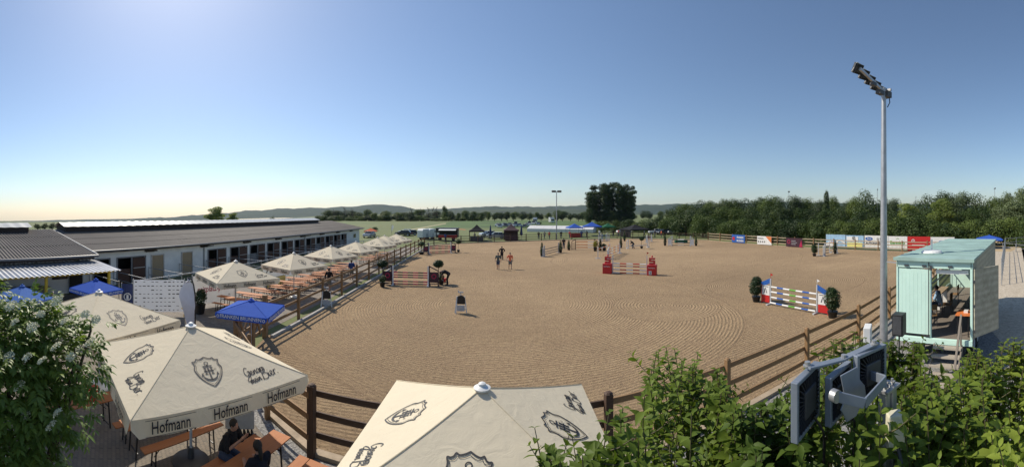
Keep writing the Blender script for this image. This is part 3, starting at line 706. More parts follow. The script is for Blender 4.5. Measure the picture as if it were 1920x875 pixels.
rs = MB(); rs.box((TL/2, .03, (TF+TT)/2), (TL, .06, TT-TF)); rs.build('side_wall', M['worn'], tr); MB().box((TL/2, .085, (TF+TT)/2), (TL-.2, .03, TT-TF-.1)).build('inner_shade_board', M['brown_board'], tr); MB().box((TL/2, TW/2, TT-.04), (TL-.2, TW-.2, .03)).build('ceiling_shade_board', M['brown_board'], tr)  # dark inner and ceiling boards added, interior shade painted into their colour
MB().box((TL-.03, TW/2, (TF+TT)/2), (.06, TW-.12, TT-TF)).build('front_wall', M['mint'], tr)
# left side: low wall, railing, open between; header deepened to shade the inside
MB().box((TL/2, TW-.03, TF+.12), (TL-.2, .05, .25)).box((TL/2, TW-.03, TT-.42), (TL-.2, .06, .84)).build('side_wall', M['mint'], tr)
for x_ in (3.2, 6.4): MB().box((x_, TW-.06, (TF+TT)/2), (.08, .08, TT-TF)).build('side_post', M['mint'], tr)
rl = MB(); rl.bar((.2, TW-.1, TF+1.05), (TL-.2, TW-.1, TF+1.05), .05)
for k in range(40): rl.bar((.3+k*.235, TW-.1, TF+.05), (.3+k*.235, TW-.1, TF+1.05), .02)
rl.build('railing', M['black'], tr)
MB().box((TL/2, TW/2, TF-.05), (TL, TW-.02, .1)).build('floor', M['old_wood'], tr)
MB().box((TL/2, TW/2, TF-.2), (TL-.3, .9, .2)).box((TL/2, TW/2, .62), (TL*.9, .2, .12)).build('chassis', M['black'], tr)
# swung-out right leaf, seen from its plywood inside
dm = MB(); dm.box((-.02, 0, 0), (.05, 1.40, TT-TF-.42)); dm.xform(Matrix.Translation((.62, -.42, (TF+TT)/2-.1)) @ Matrix.Rotation(R(57), 4, 'Z'))
do = dm.build('rear_door', M['worn'], tr); do['label'] = 'open plywood-lined rear door'
for z in (TF+.35, TF+1.25, TT-.75): MB().box((.0, -.06, z), (.06, .07, .09)).build('hinge', M['dark_grey'], do)
for y, z in ((TW*.86, TT-.24), (TW*.62, TT-.24), (TW*.28, TT-.24), (TW*.6, TF+.1)): MB().box((-.03, y, z), (.05, .16, .06)).build('marker_lamp', M['dark_grey'], tr)
MB().tube([(-.05, TW*.56, TF+.05), (-.05, TW*.56, TT-.1)], .018, 6).build('lock_rod', M['dark_grey'], tr)
MB().box((-.06, TW*.62, TF+.12), (.03, .12, .05)).build('latch', M['dark_grey'], tr); MB().box((-.06, TW*.53, TT-.3), (.05, .09, .16)).build('latch', M['dark_grey'], tr)
MB().box((.15, TW*.27, TT-.45), (.05, TW*.42, .14)).build('header_rail', M['white'], tr)
MB().lathe((1.5, TW*.66, TT+.06), [(.42, 0), (.44, .05), (.38, .12), (.1, .14), (.03, .15)], 20).tube([(1.5, TW*.66, TT+.18), (1.5, TW*.66, TT+.62)], .035, 8).build('roof_vent', M['white'], tr)
for sx in (TL*.2, TL*.32):
    for sy in (.35, TW-.35):
        wh = MB().tube([(sx, sy-.13, .45), (sx, sy+.13, .45)], .45, 20).build('wheel', M['tyre'], tr, smooth=True)
        MB().tube([(sx, sy-.14, .45), (sx, sy+.14, .45)], .24, 14).build('rim', M['light_grey'], wh)
st = root('steps', 'weathered wooden steps with a slanting handrail at the trailer door', 'steps', tuple(TO)+(0,), TA)
nst = 5
for i in range(nst):
    z = TF-.22*(i+1)+.02; MB().box((-.25-.25*i, TW*.30, z), (.28, 1.0, .06)).build('tread', M['tread_wood'], st)
for y in (TW*.30-.5, TW*.30+.5): MB().bar((-.1, y, TF-.18), (-.25-.25*nst, y, .02), .05, .2).build('stringer', M['old_wood'], st)
MB().bar((-.12, TW*.30-.47, TF+.95), (-1.35, TW*.30-.47, .75), .07, .10).bar((-.2, TW*.30-.47, TF-.1), (-.2, TW*.30-.47, TF+.9), .07).bar((-1.3, TW*.30-.47, 0), (-1.3, TW*.30-.47, .8), .07).build('handrail', M['old_wood'], st)
MB().box((-.25, TW-.5, .95), (.06, .28, .12)).build('lamp', M['red'], tr) if False else None
tm = Matrix.Translation((TO.x, TO.y, 0)) @ Matrix.Rotation(TA, 4, 'Z')
def tp(x, y, z=TF): return tm @ Vector((x, y, z))
def chair_make(name, label, loc, rz, group, m=None):
    c_ = root(name, label, 'chair', loc, rz, group); m = m or M['fence_wood']
    MB().box((0, 0, .44), (.42, .42, .035)).build('seat', m, c_, bevel=.01)
    MB().box((0, -.19, .78), (.40, .025, .22)).bar((-.18, -.19, .44), (-.18, -.21, .9), .03).bar((.18, -.19, .44), (.18, -.21, .9), .03).build('backrest', m, c_)
    for x in (-.18, .18):
        for y in (-.18, .18): MB().bar((x, y, .43), (x*1.08, y*1.08, 0), .03).build('leg', M['dark_grey'], c_)
    return c_
chair_make('chair', 'wooden chair just inside the trailer door by the railing', tp(1.5, TW-.95), TA-R(60), 'chairs inside the trailer')
chair_make('chair', 'wooden chair with a dark cushion behind the judge', tp(3.4, TW-1.2), TA, 'chairs inside the trailer')
chair_make('chair', 'wooden chair deepest inside the trailer', tp(5.6, TW-1.1), TA, 'chairs inside the trailer')
tb = root('judges_desk', 'narrow desk along the open side inside the mint trailer', 'desk', tp(4, TW-.5), TA)
MB().box((0, 0, .74), (3.6, .55, .04)).build('top', M['stall_door_pale'], tb)
for x in (-1.6, 0, 1.6): MB().box((x, 0, .36), (.06, .45, .72)).build('leg', M['white'], tb)
tb = root('side_table', 'small orange topped table inside the trailer doorway', 'table', tp(.75, .42), TA)
MB().box((0, 0, .80), (.8, .55, .04)).build('top', M['orange'], tb)
for x in (-.33, .33):
    for y in (-.2, .2): MB().bar((x, y, .78), (x, y, 0), .035).build('leg', M['black'], tb)
tag(MB().box(tuple(tp(.75, .35, TF+.86)), (.22, .16, .08), TA).build('napkin_box', M['white']), 'small white box on the orange table in the trailer', 'box')
# ------------------------------------------------------------------ umbrellas
def canopy_parts(t_, side, ze, za, cloth, val=.32, ribs=True, emblem=True, words='hof', flap=.0, trim=None):
    h2 = side/2
    cv = MB(); N = 6
    for k in range(4):                                       # four panels, slightly hollow between the ribs
        Mr = Matrix.Rotation(k*math.pi/2, 3, 'Z'); vs = []; fs = []; idx = {}
        for i in range(N+1):
            for j in range(2*N+1):
                u = i/N; w = (j/(2*N)*2-1)*u
                sag = -.055*math.sin(math.pi*min(1, u))*(1-abs(w/u if u else 0))*.0
                z = za+(ze-za)*u+sag; idx[i, j] = len(vs); vs.append(Mr @ Vector((w*h2, -u*h2, z)))
        for i in range(N):
            for j in range(2*N): fs.append((idx[i, j], idx[i+1, j], idx[i+1, j+1], idx[i, j+1]))
        cv.quadset(vs, fs)
    can = cv.build('canopy', cloth, t_, recalc=False)
    for k in range(4):                                       # hanging valance with rounded ends
        Mr = Matrix.Rotation(k*math.pi/2, 3, 'Z'); vb = MB(); n = 26; vs = []
        for j in range(n+1):
            x = -h2+side*j/n; e = min(x+h2, h2-x); zb = ze-val*(1 if e > .12 else .45+.55*math.sqrt(max(0, 1-(1-e/.12)**2)))
            wv = .012*math.sin(j*1.3+k)
            vs += [Mr @ Vector((x, -h2-.001, ze)), Mr @ Vector((x, -h2-.03-wv, zb))]
        vb.quadset(vs, [(2*j, 2*j+1, 2*j+3, 2*j+2) for j in range(n)]); vl = vb.build('valance', cloth, t_, recalc=False)
        pr = MB(); P = lambda x, y: Mr @ Vector((x, -h2-.036-.022*(-y)/val, ze+y))
        if words == 'hof':
            for cx in (-side*.31, 0, side*.31):
                put2d(pr, HOF, P, .29, (cx, -val*.80)); put2d(pr, rect2(-.47, -.03, .47, -.022), P, 1, (cx, -.005)); put2d(pr, rect2(-.47, -val+.02, .47, -val+.028), P, 1, (cx, 0))
            pr.build('lettering', M['ink'], vl)
        elif words == 'fb':
            put2d(pr, text2d('FRANKEN BRUNNEN', 0, 1, .01), P, side*.085, (0, -val*.72))
            for sx in (-1, 1): put2d(pr, stroke(arc2(0, 0, 1, 0, 360, 14), .5), P, val*.22, (sx*h2*.88, -val*.5))
            pr.build('lettering', M['white'], vl)
    if emblem:
        sl = math.hypot(h2, za-ze); ny, nz = (za-ze)/sl, h2/sl
        for k in range(4):
            Mr = Matrix.Rotation(k*math.pi/2, 3, 'Z'); pr = MB()
            def P(x, y, q=.008):
                return Mr @ Vector((x, -h2+y*h2/sl-ny*q, ze+y*(za-ze)/sl+nz*q))
            put2d(pr, SHIELD, P, side*.175, (-.03*side, sl*.36), R(-4)); put2d(pr, SCRIPT, P, side*.125, (side*.235, sl*.19), R(8))
            pr.build('emblem', M['ink'], can)
    sm = MB()
    for k in range(4):                                       # seams along the hips and mid panels
        Mr = Matrix.Rotation(k*math.pi/2, 3, 'Z')
        sm.tube([Mr @ Vector((0, 0, za+.004)), Mr @ Vector((-h2, -h2, ze+.004))], .009, 5, False)
    sm.build('seam', trim or cloth, can)
    return can
def mast(t_, za, ze, side, r_=.035, m=None, base=True, struts=True, fin=None):
    m = m or M['light_grey']
    MB().tube([(0, 0, .05), (0, 0, za)], r_, 10).build('pole', m, t_, smooth=True)
    MB().lathe((0, 0, za-.02), [(.12, 0), (.13, .03), (.06, .06), (.055, .09), (.02, .11)], 16).build('finial', fin or M['white'], t_, smooth=True)
    if base: MB().lathe((0, 0, 0), [(.42, .0), (.43, .06), (.36, .10), (.08, .12), (.07, .35)], 20).build('base', M['white'], t_, smooth=True)
    if struts:
        h2 = side/2
        for k in range(4):
            Mr = Matrix.Rotation(k*math.pi/2, 3, 'Z')
            MB().bar(Mr @ Vector((0, 0, za-.06)), Mr @ Vector((h2-.03, h2-.03, ze-.03)), .03).bar(Mr @ Vector((0, 0, ze-.25)), Mr @ Vector((h2*.55, h2*.55, ze+(za-ze)*.45-.04)), .025).build('rib', m, t_)
UA, UE, US = 3.18, 2.30, 3.8
def big_umbrella(label, loc, rz, group):
    t_ = root('beer_garden_umbrella', label, 'umbrella', loc, rz, group); canopy_parts(t_, US, UE, UA, M['cream']); mast(t_, UA, UE, US); return t_
UG = 'cream beer garden umbrellas'
u0 = big_umbrella('big cream umbrella with shield emblems above the seated pair, left of the arena corner', (-6.6, 5.68), R(-18), UG)
for px, py, z, rz, lab in ((904, 727, UA, 1, 'nearest cream umbrella, cut by the bottom edge, white cap on top'),
        (186, 547, UA, 8, 'cream umbrella half hidden behind the flowering elder bush'),
        (442, 489.5, UA, -24, 'cream umbrella beside the pink lettered banner, first of the row along the tables'),
        (551, 474.3, UA, -17, 'second cream umbrella of the row along the beer tables'),
        (620.4, 461, UA, -14, 'third cream umbrella of the row, behind the man in blue'),
        (667.6, 453, UA, -10, 'fourth cream umbrella of the row along the beer tables'),
        (708, 445.5, UA, -8, 'fifth cream umbrella of the row along the beer tables'),
        (721, 441.5, UA, -6, 'sixth cream umbrella, partly hidden behind the fifth of the row'),
        (743, 438.6, UA, -6, 'cream umbrella at the far end of the row near the parked cars')):
    row = 400 < px < 760; p = G(px, py, 3.05 if row else z); clone(u0, (p.x, p.y, 0), R(rz), lab, scale=((.97, .97, .96) if px < 450 else (.86, .86, .96)) if row else (1, 1, 1))
def small_umbrella(name, label, loc, rz, cloth, side=1.9, ze=2.0, za=2.45, words='fb', group=None, val=.2):
    t_ = root(name, label, 'umbrella', loc, rz, group); canopy_parts(t_, side, ze, za, cloth, val, emblem=False, words=words); mast(t_, za, ze, side, .02, base=True, fin=cloth); return t_
p = G(471, 560, 2.42); small_umbrella('parasol', 'bright blue lettered parasol over the timber gate by the arena corner', (p.x, p.y, 0), R(18), M['blue_cloth'], 2.1, 2.02, 2.36, group='blue promotional parasols')
p = G(180, 524, 2.5); small_umbrella('parasol', 'blue parasol in front of the tin canopy and yellow post', (p.x, p.y, 0), R(12), M['blue_cloth'], 1.9, 2.05, 2.5, group='blue promotional parasols')
p = G(42, 536, 2.5); small_umbrella('parasol', 'blue parasol painted pale with sun glare at the left edge above the elder bush', (p.x, p.y, 0), R(20), M['glareblue_cloth'], 2.1, 2.0, 2.5, group='blue promotional parasols')
p = polar(1855, 62); small_umbrella('parasol', 'blue parasol peeping over the far end of the trailer roof', (p.x, p.y, 0), R(20), M['blue_cloth'], 4.2, 1.6, 2.2, words=None, group='blue promotional parasols')
p = polar(695, 96); small_umbrella('parasol', 'coral orange parasol beside the far gable of the stable', (p.x, p.y, 0), R(10), M['orange_cloth'], 3.0, 1.3, 2.0, words=None)

# ------------------------------------------------------------------ beer tables and benches
def beer_table(label, loc, rz, group, L=2.2):
    t_ = root('beer_table', label, 'table', loc, rz, group)
    MB().box((0, 0, .765), (L, .5, .028)).build('tabletop', M['beer_wood'], t_, bevel=.005)
    for s_ in (-1, 1):
        b = MB(); x = s_*L*.36
        for y in (-.19, .19): b.bar((x, y, .75), (x+s_*.05, y*1.05, 0), .03)
        b.bar((x, -.19, .12), (x, .19, .12), .025).bar((x, -.19, .6), (x, .19, .6), .025).bar((x-s_*.3, 0, .74), (x+s_*.02, 0, .45), .015); b.build('leg', M['black'], t_)
    return t_
def beer_bench(label, loc, rz, group, L=2.2):
    t_ = root('beer_bench', label, 'bench', loc, rz, group)
    MB().box((0, 0, .465), (L, .26, .028)).build('seat', M['beer_wood'], t_, bevel=.005)
    for s_ in (-1, 1):
        b = MB(); x = s_*L*.36
        for y in (-.09, .09): b.bar((x, y, .45), (x+s_*.03, y*1.1, 0), .028)
        b.bar((x, -.09, .1), (x, .09, .1), .022).bar((x-s_*.22, 0, .45), (x+s_*.01, 0, .25), .014); b.build('leg', M['black'], t_)
    return t_
T0 = beer_table('long orange beer table between the seated man and the woman with the ponytail', (-4.97, 5.87), R(88), 'beer tables near the big umbrella')
B0 = beer_bench('long orange beer bench crossing behind the white umbrella pole', (-6.85, 5.68), R(82), 'beer benches near the big umbrella')
for ch in KIDS[u0.name]:
    if ch.name.startswith('base'): ch.data = ch.data.copy(); ch.data.materials[0] = M['dark_grey']
def PT(px, py, z=0): p = G(px, py, z); return (p.x, p.y)
def place(src, label, p, rz, group=None): return clone(src, (p[0], p[1], 0), rz, label, group)
# around the near umbrella
FA = math.atan2(LEFT1[1]-LEFT0[1], LEFT1[0]-LEFT0[0])
place(T0, 'orange beer table left of the white umbrella pole, sunlit at its near end', (-7.5, 5.55), R(82))
place(B0, 'orange beer bench left of the table that stands left of the umbrella pole', (-8.06, 5.62), R(82))
place(T0, 'beer table with a red bucket on it beside the elder bush', (-9.1, 3.95), R(88))
place(B0, 'orange beer bench under the seated man with raised hands', (-5.66, 5.85), R(88))
place(B0, 'orange beer bench under the woman with the ponytail', (-4.35, 5.85), R(88))
place(T0, 'orange beer table just left of the nearest cream umbrella edge', (-3.72, 5.45), R(88))
place(B0, 'orange beer bench nearest the dark fence, partly under the nearest umbrella', (-3.1, 5.45), R(88))
# long row: tables square to the fence, a bench on each side
rows = 12
for i in range(rows):
    y = 16.3+i*1.62; c0 = Vector((-15.0-(y-15)*.055+.15*math.sin(i*2.1), y)); a = R(6+3*math.sin(i*1.7))
    place(T0, ORD[i]+' orange beer table of the long row, counted from the blue parasol', c0, a, 'beer tables in the long row')
    for s_, w in ((-.56, 'near'), (.56, 'far')):
        q = c0+Vector((-math.sin(a), math.cos(a)))*s_
        place(B0, w+' side bench of the '+ORD[i]+' beer table in the long row', q, a+R(rnd.uniform(-2, 2)), 'benches in the long row')
for i in range(4):
    y = 40.0+i*1.9; c0 = Vector((-16.2, y))
    place(T0, ORD[i]+' beer table of the far cluster under the fifth umbrella', c0, R(5), 'far beer tables')
    for s_, w in ((-.56, 'near'), (.56, 'far')): place(B0, w+' bench of the '+ORD[i]+' beer table in the far cluster', c0+Vector((0, s_)), R(5), 'far beer benches')
# pale cupboard behind the seated pair
cb = root('cupboard', 'pale grey upright cupboard with slotted foot behind the seated pair', 'cupboard', (*PT(450, 812), 0), R(40))
MB().box((0, 0, .72), (.75, .5, .95)).build('body', M['light_grey'], cb, bevel=.02)
sl_ = MB()
for k in range(7): sl_.box((-.3+.1*k, 0, .13), (.035, .44, .26))
sl_.build('slotted_foot', M['black'], cb)
# bits at the left edge
pb = root('sign_board', 'small white board leaning at the lower left corner under the elder bush', 'sign', (*PT(6, 872), 0), R(60)); MB().box((0, 0, .75), (.6, .05, 1.3), 0, Matrix.Rotation(R(12), 3, 'X')).build('board', M['white'], pb)
q = MB()
for k in range(4): q.box((0, -.04-.0, .95+.1*k), (.4, .01, .03))
q.build('print', M['ink'], pb)
cu = (-9.1, 4.35); tag(MB().tube([(cu[0], cu[1], .78), (cu[0], cu[1], 1.12)], [.14, .17], 14).build('bucket', M['red']), 'red bucket on the beer table beside the elder bush', 'bucket')
# ------------------------------------------------------------------ banners
def banner(name, label, p, q, z0, z1, m, posts=True, cat='banner', group=None):
    """flat cloth from p to q; print goes on the side facing the camera. returns root and mapping (u 0..1, v 0..1)"""
    p, q = Vector((*p, 0)), Vector((*q, 0)); L = (q-p).length; t_ = root(name, label, cat, (p.x, p.y, 0), math.atan2((q-p).y, (q-p).x), group)
    vs, fs = [], []; n = 16
    for j in range(n+1):
        for i in range(3): vs.append((L*j/n, .02*math.sin(j*1.9)*(1-i*.4)*.5, z0+(z1-z0)*i/2))
    for j in range(n):
        for i in range(2): a = j*3+i; fs.append((a, a+3, a+4, a+1))
    mb = MB(); mb.quadset(vs, fs); bn = mb.build('cloth', m, t_)
    if posts:
        for x in (-.03, L+.03): MB().tube([(x, .04, 0), (x, .04, z1+.05)], .025, 6).build('post', M['grey_metal'], t_)
    def P(x, y): return Vector((x, -.035, z0+y))
    return t_, bn, P, L, z1-z0
def printed(bn, m, P, shapes, name='print'):
    mb = MB()
    for sh, sc, off, *r_ in shapes: put2d(mb, sh, P, sc, off, r_[0] if r_ else 0)
    return mb.build(name, m, bn)
# white sponsor wall: many small marks
pa, pb_ = PT(251, 577, .4), PT(345, 580, .25)
t_, bn, P, L, hh_ = banner('sponsor_banner', 'white banner covered with rows of small dark logos behind the beach flag', PT(251, 584, .25), PT(345, 584, .25), .25, 2.05, M['white_cloth'])
sh = []
for i in range(8):
    for j in range(12):
        if rnd.random() < .8:
            w, h_ = rnd.uniform(.08, .17), rnd.uniform(.02, .06); x, y = L*(j+.5)/12, hh_*(i+.5)/8; sh.append((rect2(x-w/2, y-h_/2, x+w/2, y+h_/2), 1, (0, 0)))
printed(bn, M['ink'], P, sh)
t_, bn, P, L, hh_ = banner('lettered_banner', 'pale banner with pink word reitplatz-profi beside the potted shrub', PT(362, 572, .25), PT(440, 561, .25), .25, 2.0, M['white_cloth'])
k = L/3.0
printed(bn, M['magenta'], P, [(text2d('reitplatz-profi', 0, .8, .012), .50*k, (L*.47, hh_*.42)), (stroke(smooth2([(0, 0), (.2, .25), (.5, .3), (.7, .05), (.85, .3), (1.0, .05)]), .06), .5*k, (L*.8, hh_*.60))])
printed(bn, M['ink'], P, [(text2d('alles fürs Reiten'), .16*k, (L*.25, hh_*.82)), (text2d('.de'), .18*k, (L*.85, hh_*.2))], 'small_print')
t_, bn, P, L, hh_ = banner('lettered_banner', 'white banner lettered Assel beyond the first row umbrella', PT(493, 528, .3), PT(556, 514, .3), .3, 1.7, M['white_cloth'])
printed(bn, M['ink'], P, [(text2d('Assel', .3, .9, .02), 1.0, (L*.28, hh_*.45)), (rect2(.0, .15, L*.6, .2), 1, (0, 0))])
t_, bn, P, L, hh_ = banner('lettered_banner', 'yellow green banner strip behind the middle beer tables', PT(500, 540, .2), PT(535, 532, .2), .2, .9, M['paleyellow'])
t_, bn, P, L, hh_ = banner('white_banner', 'pale plain banner beyond the second row umbrella', PT(578, 500, .3), PT(640, 487, .3), .3, 1.7, M['white_cloth'])
printed(bn, M['navy'], P, [(text2d('Sport'), .5, (L*.4, .5))])
t_, bn, P, L, hh_ = banner('picture_banner', 'small dark blue banner with white figure left of the white sponsor banner', PT(229, 580, .2), PT(249, 580, .2), .2, 1.7, M['navy'])
printed(bn, M['white'], P, [(stroke(arc2(0, 0, .2, 0, 360, 16), .05), 1, (L/2, hh_*.5)), (rect2(-.06, -.15, .06, .12), 1, (L/2, hh_*.5))])
# banners hung on the pale fence and tall hoardings behind it
def on_right(px, inset=0.0):
    p, a, _ = hit(px, [(52.2, 16.5)]+RIGHT); n_ = Vector((math.sin(a), -math.cos(a))); n_ = n_ if n_.dot(p) > 0 else -n_
    return (p.x+n_.x*inset, p.y+n_.y*inset)
HG = 'advertising hoardings behind the pale fence'
def hoard(px0, px1, z0, z1, m, label, inset, posts=False, group=HG, name='hoarding'): return banner(name, label, on_right(px0, inset), on_right(px1, inset), z0, z1, m, posts, 'hoarding', group)
t_, bn, P, L, hh_ = hoard(1373.5, 1398, .12, 1.65, M['blue'], 'blue hoarding with white FRANKEN BRUNNEN lettering and round red emblem', -.2, group='banners tied to the pale fence')
printed(bn, M['white'], P, [(text2d('FRANKEN', 0, .8, .03), .50, (L*.65, hh_*.56)), (text2d('BRUNNEN', 0, .8, .03), .50, (L*.65, hh_*.14))], 'lettering'); printed(bn, M['red'], P, [(stroke(arc2(0, 0, .2, 0, 360, 14), .32), 1, (L*.15, hh_*.5))], 'emblem')
t_, bn, P, L, hh_ = hoard(1421, 1448, .12, 1.65, M['white'], 'white banner with coral corner and small dark signs on the pale fence', -.2, group='banners tied to the pale fence')
printed(bn, M['orange'], P, [(([(L*.6, hh_*.99), (L*.99, hh_*.99), (L*.99, hh_*.2)], [(0, 1, 2)]), 1, (0, 0))], 'corner'); printed(bn, M['ink'], P, [(rect2(L*.05, hh_*.68, L*.45, hh_*.76), 1, (0, 0))]+[(rect2(L*(.07+.14*k), hh_*.25, L*(.13+.14*k), hh_*.42), 1, (0, 0)) for k in range(4)])
t_, bn, P, L, hh_ = hoard(1475, 1506, .10, 1.6, M['darkpurple'], 'dark plum banner with pink ring and pink figure on the pale fence', -.2, group='banners tied to the pale fence')
printed(bn, M['magenta'], P, [(stroke(arc2(0, 0, .28, 0, 360, 14), .12), 1, (L*.18, hh_*.55)), (([(L*.8, 0), (L, 0), (L*.93, hh_*.8), (L*.86, hh_*.4)], [(0, 1, 2, 3)]), 1, (0, 0))], 'pink_print'); printed(bn, M['light_grey'], P, [(rect2(L*.33, hh_*(.25+.2*k), L*(.6+.08*(k % 2)), hh_*(.29+.2*k)), 1, (0, 0)) for k in range(3)])
t_, bn, P, L, hh_ = hoard(1544, 1580.5, .25, 2.35, M['sky_blue'], 'tall pale blue hoarding with red and white shapes', .9, True)
printed(bn, M['white'], P, [(stroke(smooth2([(0, .3), (.8, .9), (1.6, .5), (2.4, 1.2), (L-.1, .8)]), .25), 1, (0, 0)), (rect2(L*.05, .1, L*.4, .6), 1, (0, 0))]); printed(bn, M['red'], P, [(stroke([(0, .3), (.2, .5), (.5, .75), (.8, .5)], .16), 1, (L*.15, .2))], 'red_shape')
t_, bn, P, L, hh_ = hoard(1582, 1615, .25, 2.3, M['sky_blue'], 'tall hoarding with a dark haired head above a yellow panel', .9, True)
printed(bn, M['paleyellow'], P, [(rect2(.2, .05, L-.2, hh_*.45), 1, (0, 0))], 'yellow_panel'); printed(bn, M['white'], P, [(rect2(.1, hh_*.5, L*.7, hh_*.9), 1, (0, 0))], 'pale_patch'); printed(bn, M['hair'], P, [(stroke(arc2(0, 0, .15, 0, 360, 12), .34), 1, (L*.45, hh_*.78))], 'head')
t_, bn, P, L, hh_ = hoard(1617, 1662, .25, 2.35, M['white'], 'long white hoarding with blue oval and black car dealer lettering', .9, True)
printed(bn, M['blue'], P, [(([(math.cos(R(a))*.62, math.sin(R(a))*.26) for a in range(0, 360, 20)], [tuple(range(18))]), 1, (L*.19, hh_*.76))], 'oval')
mb = MB(); put2d(mb, text2d('Ford', .25, 1, .02), lambda x, y: P(x, y)+Vector((0, -.012, 0)), .34, (L*.19, hh_*.76-.11)); mb.build('oval_lettering', M['white'], bn)
printed(bn, M['ink'], P, [(text2d('@ Electra'), .40, (L*.72, hh_*.70)), (text2d('AUTOHAUS HOF', 0, 1, .02), .46, (L*.5, hh_*.36)), (rect2(L*.12, .2, L*.8, .26), 1, (0, 0))], 'lettering')
t_, bn, P, L, hh_ = hoard(1662.5, 1699, .25, 2.3, M['white'], 'white hoarding with green lettering behind the tall mast', .9, True)
printed(bn, M['green'], P, [(text2d('Bannino', 0, 1, .02), .72, (L*.48, hh_*.42)), (stroke(arc2(0, 0, .2, 20, 160), .06), 1, (L*.5, hh_*.75))], 'lettering')
t_, bn, P, L, hh_ = hoard(1699.5, 1743, .1, 2.3, M['red'], 'long red hoarding with white ring emblem', .9, True)
printed(bn, M['white'], P, [(stroke(arc2(0, 0, .24, 0, 360, 14), .07), 1, (L*.25, hh_*.7)), (text2d('S', 0, 1, .02), .4, (L*.25, hh_*.7-.14)), (rect2(L*.2, .9, L*.75, .97), 1, (0, 0))], 'emblem')
t_, bn, P, L, hh_ = hoard(1743.5, 1788, .2, 2.25, M['white'], 'white hoarding with outline of a blue car at the end of the row', .9, True)
printed(bn, M['blue'], P, [(stroke(smooth2([(0, .1), (.3, .35), (.9, .42), (1.3, .8), (2.2, .82), (2.7, .45), (3.2, .35), (3.3, .05)]), .09), .8, (L*.1, .8)), (stroke(smooth2([(0, 0), (.5, .3), (1.2, .35)]), .07), 1, (L*.6, 1.0))])
# beach flags
def beach_flag(label, loc, rz, h_, w, m, mark=None, mm=None, top_round=True):
    t_ = root('beach_flag', label, 'flag', loc, rz, 'feather flags')
    pole = [(0, 0, 0)]+[(.0+.0*k, 0, h_*k/10) for k in range(1, 9)]+[(.06, 0, h_*.92), (.22*w, 0, h_*.985), (.5*w, 0, h_)]
    MB().tube(pole, .028, 6).build('pole', M['black'], t_)
    n = 14; vs = []; fs = []
    for k in range(n+1):
        z = h_*(.28+.72*k/n); x1 = w*((k+.4)/n/.75)**.75 if k < n*.72 else w*math.sqrt(max(0.0, 1-((k/n-.72)/.285)**2)); x0 = .0 if k < n*.75 else .5*w*((k/n-.75)/.25)**2
        vs += [(x0, .03*math.sin(k), z), ((x0+x1)/2, .05*math.sin(k*.8+1), z-.02), (x1, .03*math.sin(k*.7), z-.05)]
    for k in range(n):
        for i in range(2): a = 3*k+i; fs.append((a, a+1, a+4, a+3))
    mb = MB(); mb.quadset(vs, fs); fl = mb.build('flag_cloth', m, t_, smooth=True)
    if mark:
        mb = MB(); put2d(mb, mark, lambda x, y: Vector((x, -.075, y)), 1, (w*.5, h_*.62)); mb.build('print', mm, fl)
    return t_
star = stroke([(0, .28), (.07, .09), (.24, .09), (.10, -.03), (.16, -.24), (0, -.10), (-.16, -.24), (-.10, -.03), (-.24, .09), (-.07, .09)], .05, True)
p = polar(366, 14.2); bf = beach_flag('tall pale lilac feather flag with gold emblem behind the nearest big umbrella', (p.x, p.y, 0), R(180+40), 3.35, .62, mat('lilac_cloth', (.62, .64, .74), .8, .06), star, M['gold'])
p = polar(734, 105); beach_flag('white feather flag in the meadow beyond the parked cars', (p.x, p.y, 0), 0, 2.6, .7, M['white_cloth'])
p = G(462, 678); rf = root('oval_flag', 'small red oval flag leaning at the near side of the gate', 'flag', (-8.35, 9.75, 0), R(40))
mb = MB(); o_ = arc2(0, 0, 1, 0, 340, 18); mb.quadset([(x*.24, 0, .62+y*.62) for x, y in o_], [tuple(range(len(o_)))]); fl = mb.build('flag_cloth', M['red'], rf); MB().tube([(.24*math.cos(R(a)), 0, .62+.62*math.sin(R(a))) for a in range(0, 361, 20)], .015, 5).build('rim', M['black'], rf)
mb = MB(); put2d(mb, text2d('S', 0, 1, .03), lambda x, y: Vector((x, -.02, y)), .35, (0, .5)); mb.build('letter', M['white'], fl)
# ------------------------------------------------------------------ people
def joints(**kw):
    J = dict(pelvis=(0, 0, .93), waist=(0, 0, 1.08), chest=(0, 0, 1.30), neck=(0, 0, 1.47), head=(0, .01, 1.60), top=(0, 0, 1.72),
             shl=(-.19, 0, 1.42), shr=(.19, 0, 1.42), ell=(-.24, -.02, 1.13), elr=(.24, -.02, 1.13), hal=(-.25, .06, .88), har=(.25, .06, .88),
             hil=(-.09, 0, .90), hir=(.09, 0, .90), knl=(-.10, .03, .49), knr=(.10, .03, .49), anl=(-.11, 0, .08), anr=(.11, 0, .08), tol=(-.12, .16, .03), tor=(.12, .16, .03))
    J.update(kw); return {k: Vector(v) for k, v in J.items()}
def skin_mesh(name, chains, m, parent, vox=.018, extra=None):
    """one continuous surface from tapered limbs: chains = [[(point, radius), ...], ...]"""
    mb = MB()
    for ch in chains:
        pts = []; rs = []
        for (p, r_), (q, s_) in zip(ch, ch[1:]):
            for k in range(3): pts.append(Vector(p).lerp(Vector(q), k/3)); rs.append(r_+(s_-r_)*k/3)
        pts.append(Vector(ch[-1][0])); rs.append(ch[-1][1])
        mb.tube(pts, rs, 10)
        for p, r_ in ((pts[0], rs[0]), (pts[-1], rs[-1])): sphere(mb, p, (r_,)*3)
    for e in extra or []: sphere(mb, *e)
    o = mb.build(name, m, parent)
    r_ = o.modifiers.new('remesh', 'REMESH'); r_.mode = 'VOXEL'; r_.voxel_size = vox; r_.use_smooth_shade = True
    s_ = o.modifiers.new('smooth', 'SMOOTH'); s_.iterations = 2; s_.factor = .5
    return o
